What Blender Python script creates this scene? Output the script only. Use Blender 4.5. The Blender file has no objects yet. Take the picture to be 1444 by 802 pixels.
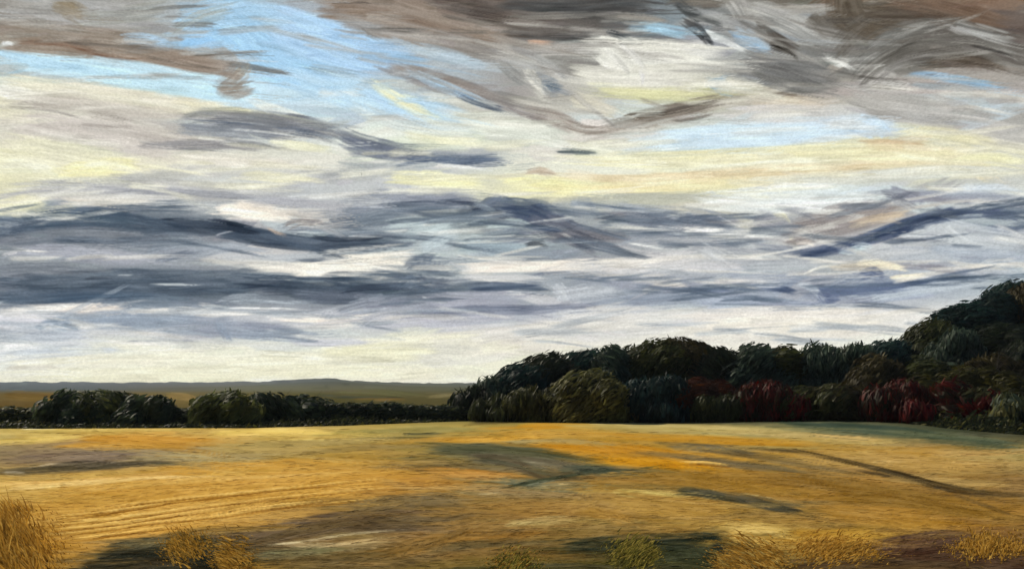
import bpy, math, random
import numpy as np
SEED = 11
rng = np.random.default_rng(SEED)
R = random.Random(SEED)
F = 1387.0            # focal length in photo pixels
CX, HY = 722.0, 545.0 # image centre column, horizon row
H = 4.0               # eye height (m)
EXPO = 0.6
GAIN = 2 ** EXPO
SC = bpy.context.scene
COL = SC.collection

def lin(c):
    c = np.clip(np.asarray(c, float) / 255.0, 0, 1)
    return np.where(c <= 0.04045, c / 12.92, ((c + 0.055) / 1.055) ** 2.4)

# ------------------------------------------------------------------ noise
NT = rng.random((256, 256))
def noise(u, v):
    u = np.asarray(u, float); v = np.asarray(v, float)
    iu = np.floor(u); iv = np.floor(v)
    fu = u - iu; fv = v - iv
    fu = fu * fu * (3 - 2 * fu); fv = fv * fv * (3 - 2 * fv)
    a = iu.astype(int) & 255; b = iv.astype(int) & 255
    a1 = (a + 1) & 255; b1 = (b + 1) & 255
    return (NT[a, b] * (1 - fu) + NT[a1, b] * fu) * (1 - fv) + (NT[a, b1] * (1 - fu) + NT[a1, b1] * fu) * fv
def sst(x):
    x = np.clip(x, 0, 1); return x * x * (3 - 2 * x)

# ------------------------------------------------------------------ brush-stroke colour fields
class Canvas:
    def __init__(s, x0, x1, y0, y1):
        s.x0, s.y0 = x0, y0; s.w = x1 - x0; s.h = y1 - y0
        s.rgb = np.zeros((s.h, s.w, 3)); s.hg = np.zeros((s.h, s.w))
        s.dx = np.ones((s.h, s.w)); s.dy = np.zeros((s.h, s.w))
    def base(s, xs, ys, cols):
        cols = np.array(cols, float)
        X = np.clip(np.arange(s.w) + s.x0, xs[0], xs[-1]); Y = np.clip(np.arange(s.h) + s.y0, ys[0], ys[-1])
        tmp = np.stack([[np.interp(X, xs, r[:, k]) for k in range(3)] for r in cols])   # rows,3,w
        for k in range(3):
            for i in range(s.h):
                j = min(np.searchsorted(ys, Y[i], 'right') - 1, len(ys) - 2)
                t = sst((Y[i] - ys[j]) / (ys[j + 1] - ys[j]))
                s.rgb[i, :, k] = tmp[j, k] * (1 - t) + tmp[j + 1, k] * t
    def stroke(s, pts, w, col, a=0.85, br=0.6, soft=0.6, f0=0.10, f1=0.22, var=14, col2=None, imp=0.0, seed=None, flow=True, bf=0.42):
        pts = np.array(pts, float)
        n = len(pts)
        P = [pts[0]]                                   # Catmull-Rom
        for i in range(n - 1):
            p0 = pts[max(i - 1, 0)]; p1 = pts[i]; p2 = pts[i + 1]; p3 = pts[min(i + 2, n - 1)]
            m = max(2, int(np.hypot(*(p2 - p1)) / 9))
            for t in np.arange(1, m + 1) / m:
                P.append(0.5 * ((2 * p1) + (-p0 + p2) * t + (2 * p0 - 5 * p1 + 4 * p2 - p3) * t * t + (-p0 + 3 * p1 - 3 * p2 + p3) * t ** 3))
        P = np.array(P)
        seg = np.diff(P, axis=0); L = np.hypot(seg[:, 0], seg[:, 1]) + 1e-6
        S = np.concatenate([[0], np.cumsum(L)]); T = S[-1]
        ww = w * 0.5
        bx0 = max(int(P[:, 0].min() - ww - 2) - s.x0, 0); bx1 = min(int(P[:, 0].max() + ww + 3) - s.x0, s.w)
        by0 = max(int(P[:, 1].min() - ww - 2) - s.y0, 0); by1 = min(int(P[:, 1].max() + ww + 3) - s.y0, s.h)
        if bx1 <= bx0 or by1 <= by0: return
        hh, wd = by1 - by0, bx1 - bx0
        D = np.full((hh, wd), 1e9); SS = np.zeros((hh, wd)); SD = np.zeros((hh, wd)); TX = np.zeros((hh, wd)); TY = np.zeros((hh, wd))
        for i in range(len(seg)):
            x0 = max(int(min(P[i, 0], P[i + 1, 0]) - ww - 2) - s.x0 - bx0, 0); x1 = min(int(max(P[i, 0], P[i + 1, 0]) + ww + 3) - s.x0 - bx0, wd)
            y0 = max(int(min(P[i, 1], P[i + 1, 1]) - ww - 2) - s.y0 - by0, 0); y1 = min(int(max(P[i, 1], P[i + 1, 1]) + ww + 3) - s.y0 - by0, hh)
            if x1 <= x0 or y1 <= y0: continue
            gx = np.arange(x0, x1)[None, :] + s.x0 + bx0 - P[i, 0]; gy = np.arange(y0, y1)[:, None] + s.y0 + by0 - P[i, 1]
            tx, ty = seg[i] / L[i]
            al = np.clip(gx * tx + gy * ty, 0, L[i])
            ex = gx - al * tx; ey = gy - al * ty
            d = np.hypot(ex, ey)
            sub = D[y0:y1, x0:x1]; m = d < sub
            sub[m] = d[m]; SS[y0:y1, x0:x1][m] = (al + S[i])[m]
            SD[y0:y1, x0:x1][m] = (gx * -ty + gy * tx)[m]
            TX[y0:y1, x0:x1][m] = tx; TY[y0:y1, x0:x1][m] = ty
        sd = rng.random() * 200 if seed is None else seed
        n1 = noise(SD * bf + sd, SS * 0.022 + sd * 1.7)
        n2 = noise(SD * bf * 2.3 + sd * 3, SS * 0.035 + sd)
        n3 = noise(SD * 0.09 + sd * 2.1, SS * 0.03 + sd)
        nb = 0.6 * n1 + 0.4 * n2
        t = SS / T
        tp = np.clip(np.minimum(1, t / 0.2) ** 0.7 * np.minimum(1, (1 - t) / 0.4) ** 0.7, 0.08, 1)
        e = (1 - D / (ww * tp)) / soft
        ef = np.minimum(t / max(f0, 1e-3), (1 - t) / max(f1, 1e-3))
        cov = np.minimum(np.minimum(e, ef * 1.3), 1.3)
        al = a * sst(np.clip((cov * (1 + br) - br * nb * 1.5 - br * 0.2 * (n3 - .5)), 0, 1)) * (D < ww)
        c = np.array(col, float)
        cc = np.broadcast_to(c, (hh, wd, 3)).copy()
        if col2 is not None:
            k = sst((n3 * 0.8 + 0.2 * t + 0.3 * (nb - 0.5)) * 1.6 - 0.35)[..., None]
            cc = cc * (1 - k) + np.array(col2, float) * k
        cc = cc + ((nb - 0.5) * 2 * var)[..., None] + ((n3 - 0.5) * var)[..., None]
        sl = (slice(by0, by1), slice(bx0, bx1))
        A = al[..., None]
        s.rgb[sl] = s.rgb[sl] * (1 - A) + cc * A
        s.hg[sl] = s.hg[sl] * (1 - al) + al * imp * (nb * 1.5 - 0.2 + 0.6 * (np.abs(SD) > ww * 0.7))
        if flow:
            sg = np.sign(TX) + (TX == 0)
            s.dx[sl] = s.dx[sl] * (1 - al) + TX * sg * al
            s.dy[sl] = s.dy[sl] * (1 - al) + TY * sg * al
    def smear(s, n, lmin, lmax, wmin, wmax, a, jit, var, y0=None, y1=None, imp=0.0, ang=0.12, curve=0.15):
        y0 = s.y0 if y0 is None else y0; y1 = s.y0 + s.h if y1 is None else y1
        for _ in range(n):
            x = s.x0 + rng.random() * s.w; y = y0 + rng.random() * (y1 - y0)
            ix = min(max(int(x) - s.x0, 0), s.w - 1); iy = min(max(int(y) - s.y0, 0), s.h - 1)
            c = s.rgb[iy, ix] + rng.normal(0, jit) + rng.normal(0, jit * 0.25, 3)
            th = math.atan2(s.dy[iy, ix], s.dx[iy, ix]) + rng.normal(0, ang)
            L = lmin + (lmax - lmin) * rng.random() ** 1.5
            if rng.random() < 0.5: th += math.pi
            k = rng.normal(0, curve)
            p = [(x, y)]
            for i in range(3):
                p.append((p[-1][0] + math.cos(th + k * i) * L / 3, p[-1][1] + math.sin(th + k * i) * L / 3))
            s.stroke(p, wmin + (wmax - wmin) * rng.random() ** 1.6, c, a=a, br=0.9, soft=0.5, f0=0.12, f1=0.5, var=var, imp=imp, flow=False)
    def bristles(s, n, lmin, lmax, w, a, dv, y0, y1, imp=0.0, ang=0.05):
        """thin hair tracks along the flow, lighter and darker than the paint they cross"""
        for _ in range(n):
            x = s.x0 + rng.random() * s.w; y = y0 + rng.random() * (y1 - y0)
            ix = min(max(int(x) - s.x0, 0), s.w - 1); iy = min(max(int(y) - s.y0, 0), s.h - 1)
            sg = rng.normal(0, dv); c = np.clip(s.rgb[iy, ix] + sg, 15, 240)
            th = math.atan2(s.dy[iy, ix], s.dx[iy, ix]) + rng.normal(0, ang); L = rng.uniform(lmin, lmax); k = rng.normal(0, 0.04)
            m = rng.integers(1, 5)
            for j in range(m):
                o = j * rng.uniform(1.5, 4.0)
                xx = x - math.sin(th) * o + rng.normal(0, 4) * math.cos(th); yy = y + math.cos(th) * o
                s.stroke([(xx, yy), (xx + math.cos(th) * L * .5, yy + math.sin(th) * L * .5), (xx + math.cos(th + k) * L, yy + math.sin(th + k) * L)], w * rng.uniform(.6, 1.4), c, a=a, br=0.4, soft=0.9, var=6, imp=imp * np.sign(sg), flow=False)
    def punch(s, k, r, lo, hi):
        """stronger local contrast between neighbouring marks"""
        B = s.rgb.copy()
        for ax in (0, 1):
            for _ in range(2):
                C = np.cumsum(np.concatenate([np.repeat(np.take(B, [0], ax), r + 1, ax), B, np.repeat(np.take(B, [-1], ax), r, ax)], ax), ax)
                n = B.shape[ax]
                B = (np.take(C, range(2 * r + 1, 2 * r + 1 + n), ax) - np.take(C, range(0, n), ax)) / (2 * r + 1)
        s.rgb = np.clip(B + (s.rgb - B) * k, lo, hi)
    def sample(s, px, py):
        px = np.clip(px - s.x0, 0, s.w - 1.001); py = np.clip(py - s.y0, 0, s.h - 1.001)
        ix = px.astype(int); iy = py.astype(int); fx = px - ix; fy = py - iy
        def b(A):
            ex = (...,) + (None,) * (A.ndim - 2)
            return (A[iy, ix] * ((1 - fx) * (1 - fy))[ex] + A[iy, ix + 1] * (fx * (1 - fy))[ex] + A[iy + 1, ix] * ((1 - fx) * fy)[ex] + A[iy + 1, ix + 1] * (fx * fy)[ex])
        return b(s.rgb), b(s.hg)

def T3(txt):  # "r,g,b r,g,b ..." rows
    return [[tuple(map(float, c.split(','))) for c in line.split()] for line in txt.strip().splitlines()]
XS = [0, 120, 240, 360, 480, 600, 720, 840, 960, 1080, 1200, 1320, 1440]

def bundle(cv, pts, w, col, kw):
    """one loaded brush mark: a soft body and several thinner bristle tracks that start and stop unevenly"""
    col = np.array(col); c2 = np.array(kw.get('col2', col)); a = kw.get('a', 0.85)
    if w < 8:
        kw = dict(kw); kw['soft'] = max(kw.get('soft', 0.7), 0.7); kw['a'] = a * 0.72; kw['f0'] = 0.3; kw['f1'] = 0.5; cv.stroke(pts, w * 1.25, col, **kw); return
    k0 = dict(kw); k0['a'] = a * 0.75; k0['soft'] = 0.95; k0['f0'] = 0.2; k0['f1'] = 0.35
    cv.stroke(pts, w * 1.3, col, **k0)
    P = np.array(pts, float); L = np.concatenate([[0], np.cumsum(np.hypot(*np.diff(P, axis=0).T))]); T = L[-1]
    for k in range(int(4 + w / 5)):
        o = rng.uniform(-0.48, 0.48) * w
        t0 = rng.uniform(-0.08, 0.45) * T; t1 = rng.uniform(0.55, 1.08) * T
        q = []
        for t in np.linspace(t0, t1, max(3, len(P))):
            tt = np.clip(t, 0, T); p = np.array([np.interp(tt, L, P[:, 0]), np.interp(tt, L, P[:, 1])])
            p1 = np.array([np.interp(min(tt + 4, T), L, P[:, 0]), np.interp(min(tt + 4, T), L, P[:, 1])]); p0 = np.array([np.interp(max(tt - 4, 0), L, P[:, 0]), np.interp(max(tt - 4, 0), L, P[:, 1])])
            d = (p1 - p0) / (np.hypot(*(p1 - p0)) + 1e-6)
            q.append(p + d * (t - tt) + np.array([-d[1], d[0]]) * o)
        m = rng.random()
        kk = dict(kw); kk.pop('col2', None); kk['a'] = a * rng.uniform(0.45, 0.9); kk['soft'] = 0.7; kk['flow'] = False
        kk['f0'] = 0.12; kk['f1'] = 0.4
        cv.stroke(q, w * rng.uniform(0.14, 0.5), col * (1 - m) + c2 * m + rng.normal(0, 4), **kk)
def run(cv, txt, ka=1.0, flow=True):
    """each line: points ; width ; colour ; optional key=value ..."""
    for line in txt.strip().splitlines():
        line = line.split('#')[0].strip()
        if not line: continue
        f = [q.strip() for q in line.split(';')]
        pts = [tuple(map(float, p.split(','))) for p in f[0].split()]
        kw = {}
        for q in (f[3].split() if len(f) > 3 else []):
            k, v = q.split('=')
            kw[k] = tuple(map(float, v.split(','))) if ',' in v else float(v)
        if not flow or math.hypot(pts[-1][0] - pts[0][0], pts[-1][1] - pts[0][1]) < 75: kw['flow'] = False
        if ka < 1: kw['a'] = kw.get('a', 0.85) * ka
        kw['var'] = kw.get('var', 26)
        bundle(cv, pts, float(f[1]), tuple(map(float, f[2].split(','))), kw)

# ------------------------------------------------------------------ SKY
sky = Canvas(-260, 1704, -260, 575)
sky.base(XS, [0, 45, 90, 135, 180, 225, 270, 315, 360, 405, 450, 495, 545], T3("""
140,132,124 150,145,138 160,165,170 140,160,180 135,122,112 125,112,104 95,88,84 80,78,78 85,85,84 140,135,130 95,86,78 130,100,82 125,105,92
150,142,132 135,122,110 160,170,180 160,195,228 168,182,198 140,130,125 130,122,118 95,90,88 140,155,168 150,150,152 92,84,76 98,90,86 105,95,90
180,205,220 160,165,168 150,140,132 165,200,230 165,195,225 165,175,185 150,148,148 190,188,185 205,203,198 120,122,124 120,118,116 112,108,104 130,126,122
205,200,182 198,205,200 180,208,222 185,210,230 180,200,215 168,190,212 152,147,147 180,177,168 190,188,160 155,145,136 175,168,160 165,160,158 150,145,142
198,192,182 188,182,177 172,170,168 160,162,166 200,208,208 208,212,200 205,208,200 182,177,172 198,200,202 202,213,222 192,207,222 180,177,174 162,160,158
220,216,190 218,215,185 190,187,184 205,203,192 205,203,196 175,178,182 200,202,194 205,208,200 220,217,190 216,208,176 206,192,160 212,202,172 205,202,180
210,205,172 180,180,178 174,174,178 178,178,182 172,174,182 178,180,186 205,202,172 222,218,178 218,206,164 210,210,202 200,210,218 165,165,172 180,184,190
125,135,150 88,98,112 98,108,122 165,165,170 125,132,144 150,160,170 88,98,118 128,134,148 145,150,160 165,168,174 155,150,150 85,95,118 105,115,135
132,138,148 152,154,164 142,148,158 185,182,184 155,160,168 172,180,186 135,144,158 142,145,154 182,182,186 155,157,165 178,176,178 178,182,188 165,172,184
78,90,106 82,94,110 82,94,110 78,88,102 84,94,108 98,108,122 88,98,118 152,157,170 152,157,170 150,158,175 112,122,146 152,160,174 172,180,187
200,200,208 155,162,178 150,158,175 178,180,188 174,176,186 168,170,182 168,168,180 182,184,192 198,198,200 198,196,198 206,203,203 212,210,208 200,202,204
200,203,204 216,214,202 216,214,200 216,214,200 214,212,196 212,210,196 214,210,202 217,212,203 217,212,203 217,212,203 215,211,205 210,206,200 200,196,190
222,218,202 222,218,202 224,220,200 224,220,200 222,218,200 216,214,198 214,212,204 215,212,205 214,212,205 214,212,205 212,210,205 205,204,200 200,200,198
"""))
sky.smear(500, 120, 320, 22, 60, 0.75, 5, 8, ang=0.15)
SKY_TXT = []
SKY_TXT.append("""
# --- top-left cloud, blue gap
-40,10 120,18 250,30 ; 70 ; 150,145,140 ; col2=165,165,168 br=0.8
-20,60 60,62 150,72 260,92 350,96 ; 42 ; 140,126,115 ; col2=152,142,134 soft=0.45
0,35 60,42 150,50 240,62 ; 26 ; 136,124,114 ; br=0.9
70,5 100,15 125,28 ; 28 ; 138,124,104 ; br=0.9
200,75 280,92 350,98 ; 26 ; 146,134,126 ; soft=0.3 br=0.4
240,45 300,18 420,22 ; 50 ; 152,186,216 ; a=0.7 col2=160,194,224
250,60 320,50 360,66 ; 30 ; 150,190,228 ; br=0.7
300,20 350,50 370,80 420,95 500,110 ; 60 ; 160,198,232 ; col2=150,188,222 br=0.5
370,30 430,50 520,80 600,82 ; 60 ; 160,192,226 ; br=0.6
380,90 460,120 560,150 680,175 ; 40 ; 175,203,226 ; br=0.8
0,80 80,88 200,105 320,125 420,145 ; 34 ; 176,208,230 ; col2=186,212,226 soft=0.4
-20,70 60,88 140,98 ; 18 ; 170,200,222 ; br=0.7
168,57 210,54 245,66 ; 16 ; 160,190,220 ; br=0.9
15,60 90,62 160,82 230,80 ; 10 ; 118,92,78 ; br=0.9 a=0.6
200,103 255,110 310,108 ; 7 ; 112,104,100 ; a=0.7 br=0.6
345,98 325,118 302,130 ; 26 ; 150,142,136 ; br=0.7 soft=0.35
300,128 330,132 365,126 ; 20 ; 152,144,138 ; br=0.8 soft=0.35
0,62 12,61 22,64 ; 7 ; 232,236,238 ; a=0.9 soft=0.5
# --- cream under the blue, left
-30,112 80,128 180,142 300,158 420,170 ; 34 ; 214,208,184 ; col2=205,202,196 br=0.8
-20,128 20,130 60,142 ; 20 ; 226,226,222 ; br=0.9
0,140 120,150 200,165 300,162 ; 30 ; 186,178,172 ; col2=196,190,182
20,165 120,180 220,200 300,215 ; 46 ; 188,180,176 ; col2=200,192,186
0,150 80,158 140,176 ; 5 ; 140,134,132 ; a=0.7
100,174 150,178 210,179 ; 6 ; 146,138,134 ; a=0.7
270,158 330,156 400,166 480,182 ; 12 ; 208,206,180 ; a=0.8
230,170 300,163 380,170 450,182 520,210 ; 26 ; 112,118,130 ; col2=128,126,130 br=0.8 soft=0.5
240,178 300,182 380,186 430,190 ; 20 ; 128,132,142 ; br=0.9
180,205 250,206 330,206 400,216 ; 20 ; 140,138,142 ; br=1.0 soft=0.6
300,182 350,184 420,192 500,205 ; 4 ; 222,222,220 ; a=0.8
270,194 300,197 340,202 ; 4 ; 220,220,216 ; a=0.8
370,196 420,205 480,212 ; 14 ; 214,212,190 ; br=0.8
0,205 60,215 120,222 200,235 ; 40 ; 222,218,188 ; col2=212,208,190
80,240 150,232 210,238 ; 26 ; 228,222,176 ; br=0.9
0,235 60,232 90,245 ; 20 ; 226,224,206 ; br=0.9
240,218 330,226 440,230 ; 18 ; 212,206,196 ; br=0.9
330,245 400,250 470,258 ; 14 ; 214,210,186 ; br=0.9
470,185 500,200 560,214 620,218 ; 28 ; 110,116,132 ; br=0.8
560,230 610,222 660,226 730,224 ; 18 ; 98,110,130 ; br=0.8 soft=0.5
560,218 640,214 760,208 ; 16 ; 165,168,172 ; br=1.0 a=0.6
# --- top centre brown band
430,5 520,8 620,30 700,55 760,70 ; 50 ; 134,116,104 ; col2=146,134,126 br=0.7
460,30 560,45 640,60 720,80 ; 34 ; 150,146,144 ; col2=142,132,126 br=0.9
590,-10 680,10 740,15 830,20 ; 46 ; 104,92,86 ; col2=92,86,84
690,5 800,10 900,5 960,14 ; 34 ; 76,76,78 ; col2=92,88,86 br=0.6
720,25 800,22 870,20 ; 10 ; 132,128,124 ; br=0.9
700,45 780,52 860,46 ; 22 ; 92,90,90 ; col2=112,104,100 br=0.7
845,40 870,48 900,62 ; 14 ; 86,92,96 ; br=0.7
830,20 900,24 960,34 ; 12 ; 140,136,132 ; br=1
740,60 760,62 785,64 ; 10 ; 178,148,130 ; a=0.8
720,70 800,68 900,70 ; 22 ; 158,154,152 ; br=0.9
500,42 520,52 545,62 ; 4 ; 120,118,114 ; a=0.6
500,75 560,82 620,88 ; 16 ; 140,172,204 ; br=0.8
560,62 600,70 700,95 ; 20 ; 162,176,190 ; br=0.9
700,80 760,100 800,130 ; 40 ; 156,156,158 ; col2=168,164,160 br=0.9
# V-shaped taupe sweep
530,85 600,108 660,128 720,150 780,165 ; 30 ; 150,142,138 ; col2=124,120,122 br=0.6 soft=0.45
630,128 670,142 720,156 ; 12 ; 100,106,120 ; br=0.8
730,150 770,162 800,172 825,190 ; 26 ; 150,140,134 ; br=1.0 a=0.6
825,190 880,178 960,160 1040,145 ; 26 ; 158,150,142 ; br=1.1 a=0.55
880,172 930,160 1000,145 1060,134 ; 18 ; 118,110,102 ; br=0.8 col2=130,120,110
900,168 960,152 1040,138 ; 5 ; 84,78,74 ; br=0.9 a=0.7
750,112 775,122 795,128 ; 24 ; 128,136,146 ; br=0.8
740,95 750,108 770,150 ; 16 ; 208,204,196 ; br=1.0 a=0.7
560,95 620,120 700,155 ; 14 ; 168,196,222 ; br=0.8
500,120 560,150 640,168 ; 18 ; 170,198,222 ; br=0.8
520,115 560,140 620,170 ; 22 ; 216,216,188 ; br=0.9 a=0.7
540,130 600,160 640,170 ; 8 ; 218,214,180 ; br=0.9
480,140 560,175 700,185 ; 26 ; 200,208,208 ; br=0.9
560,185 620,195 700,198 ; 22 ; 216,214,184 ; col2=206,208,202 br=0.8
650,175 740,185 820,205 ; 30 ; 206,208,200 ; br=0.8
# centre right lights
800,60 900,70 1000,76 1060,80 ; 34 ; 220,218,210 ; col2=204,202,198 br=0.9 soft=0.5
840,70 880,95 910,112 ; 30 ; 214,212,206 ; br=1.0
880,38 930,42 980,52 ; 18 ; 152,184,206 ; br=0.8
790,100 860,110 950,110 1020,108 ; 34 ; 208,205,196 ; br=0.9
830,125 900,130 980,132 1020,125 ; 20 ; 214,210,170 ; col2=190,190,150 br=0.8
800,135 850,150 880,160 ; 24 ; 196,190,176 ; br=0.8
815,170 840,178 870,172 ; 18 ; 204,196,192 ; br=0.8
960,118 1010,124 1040,132 ; 16 ; 172,172,136 ; br=0.8
# top right dark mass
960,20 1000,32 1040,45 1120,80 ; 34 ; 150,150,152 ; br=0.9
960,28 980,38 1010,70 ; 14 ; 84,84,86 ; br=0.7
950,0 975,20 1000,28 1030,40 ; 16 ; 82,84,86 ; br=0.8
1000,2 1040,8 1100,24 1180,60 1220,62 ; 34 ; 156,154,152 ; br=1.0 soft=0.45
1030,-10 1050,8 1052,22 ; 26 ; 148,144,142 ; br=1.0
1030,44 1060,60 1095,72 ; 28 ; 140,168,198 ; col2=160,176,190 br=0.7
975,42 1020,56 1060,76 ; 12 ; 206,208,210 ; br=1.0
1060,36 1090,55 1130,78 ; 24 ; 98,92,88 ; br=0.8
1100,10 1160,14 1190,6 ; 16 ; 150,146,142 ; br=1.0
1140,20 1160,40 1185,52 ; 30 ; 110,104,98 ; br=0.9
1190,-20 1200,30 1300,45 ; 60 ; 90,80,70 ; col2=100,90,80 br=0.5
1240,-10 1330,10 1440,40 ; 44 ; 122,98,82 ; col2=108,92,82 br=0.7
1200,30 1260,20 1340,30 1420,62 ; 24 ; 92,82,74 ; br=0.6
1240,60 1280,45 1340,42 1444,72 1500,90 ; 40 ; 110,104,100 ; col2=96,90,86 br=0.7
1340,30 1380,45 1440,60 ; 20 ; 156,154,152 ; br=1.0 soft=0.4
1330,34 1390,62 1450,86 ; 12 ; 164,162,160 ; br=1.0
1200,100 1230,70 1280,48 1340,40 ; 40 ; 120,118,116 ; br=1.0 soft=0.5 col2=100,96,92
1230,95 1280,72 1360,66 1450,90 ; 40 ; 112,108,104 ; br=0.8 col2=98,92,88
1300,90 1360,84 1440,104 ; 18 ; 94,84,76 ; br=0.7
1270,104 1330,108 1400,122 1444,124 ; 14 ; 124,158,190 ; col2=150,170,190 br=0.8
1270,120 1340,122 1430,130 ; 10 ; 150,156,162 ; br=0.9
1040,82 1100,98 1160,108 1200,116 ; 46 ; 112,112,114 ; col2=124,120,118 br=0.7 soft=0.45
1050,100 1120,122 1180,126 ; 26 ; 118,116,114 ; br=0.8
1080,88 1120,102 1160,128 ; 3 ; 180,178,176 ; a=0.6
1160,76 1180,88 1210,96 ; 14 ; 190,190,188 ; br=1.0
1030,112 1000,118 1040,128 ; 18 ; 150,168,184 ; br=0.9
1030,128 1090,132 1140,136 ; 8 ; 98,88,80 ; br=0.8 a=0.8
1200,110 1250,116 1300,130 ; 34 ; 168,164,162 ; br=0.9
1050,142 1120,148 1180,150 ; 30 ; 198,184,166 ; col2=184,178,172 br=0.8
1180,130 1240,146 1330,160 1444,175 ; 44 ; 172,168,166 ; col2=160,158,156 br=0.9
1310,150 1380,152 1450,168 ; 6 ; 206,202,196 ; a=0.7
1000,165 1100,160 1200,160 ; 24 ; 192,190,190 ; br=0.8
# pale blue strip right, yellow bands
870,205 960,196 1100,192 1250,188 ; 36 ; 198,214,228 ; col2=190,210,226 br=0.6
1200,172 1240,184 1250,200 ; 30 ; 186,206,226 ; br=0.8
1260,185 1340,190 1430,206 ; 26 ; 212,206,176 ; br=0.8
880,222 980,220 1120,214 1210,204 1300,200 ; 20 ; 214,212,184 ; col2=205,205,186
1210,204 1270,205 1330,215 ; 16 ; 200,180,150 ; br=0.8
760,220 900,228 1050,222 1200,212 1444,222 ; 24 ; 222,216,178 ; col2=212,206,172
960,240 1050,235 1140,228 1200,228 ; 14 ; 228,226,206 ; br=0.9
730,245 850,252 960,250 1080,240 1200,236 1330,230 ; 16 ; 206,186,152 ; col2=216,204,172 br=0.7
740,262 850,266 960,262 1080,252 ; 16 ; 222,206,164 ; col2=224,218,180 br=0.7
700,255 760,258 840,268 ; 24 ; 228,222,174 ; br=0.8
540,248 620,252 700,258 ; 24 ; 224,220,180 ; br=0.9
1080,262 1200,250 1330,240 1460,242 ; 22 ; 206,204,190 ; col2=198,200,196
1340,225 1400,222 1460,232 ; 20 ; 220,216,180 ; br=0.8
740,245 760,240 790,246 ; 14 ; 190,176,158 ; br=0.9
780,214 820,215 850,216 ; 9 ; 96,104,108 ; br=0.8
815,222 850,225 900,226 ; 3 ; 234,232,214 ; a=0.9
""")
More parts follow.
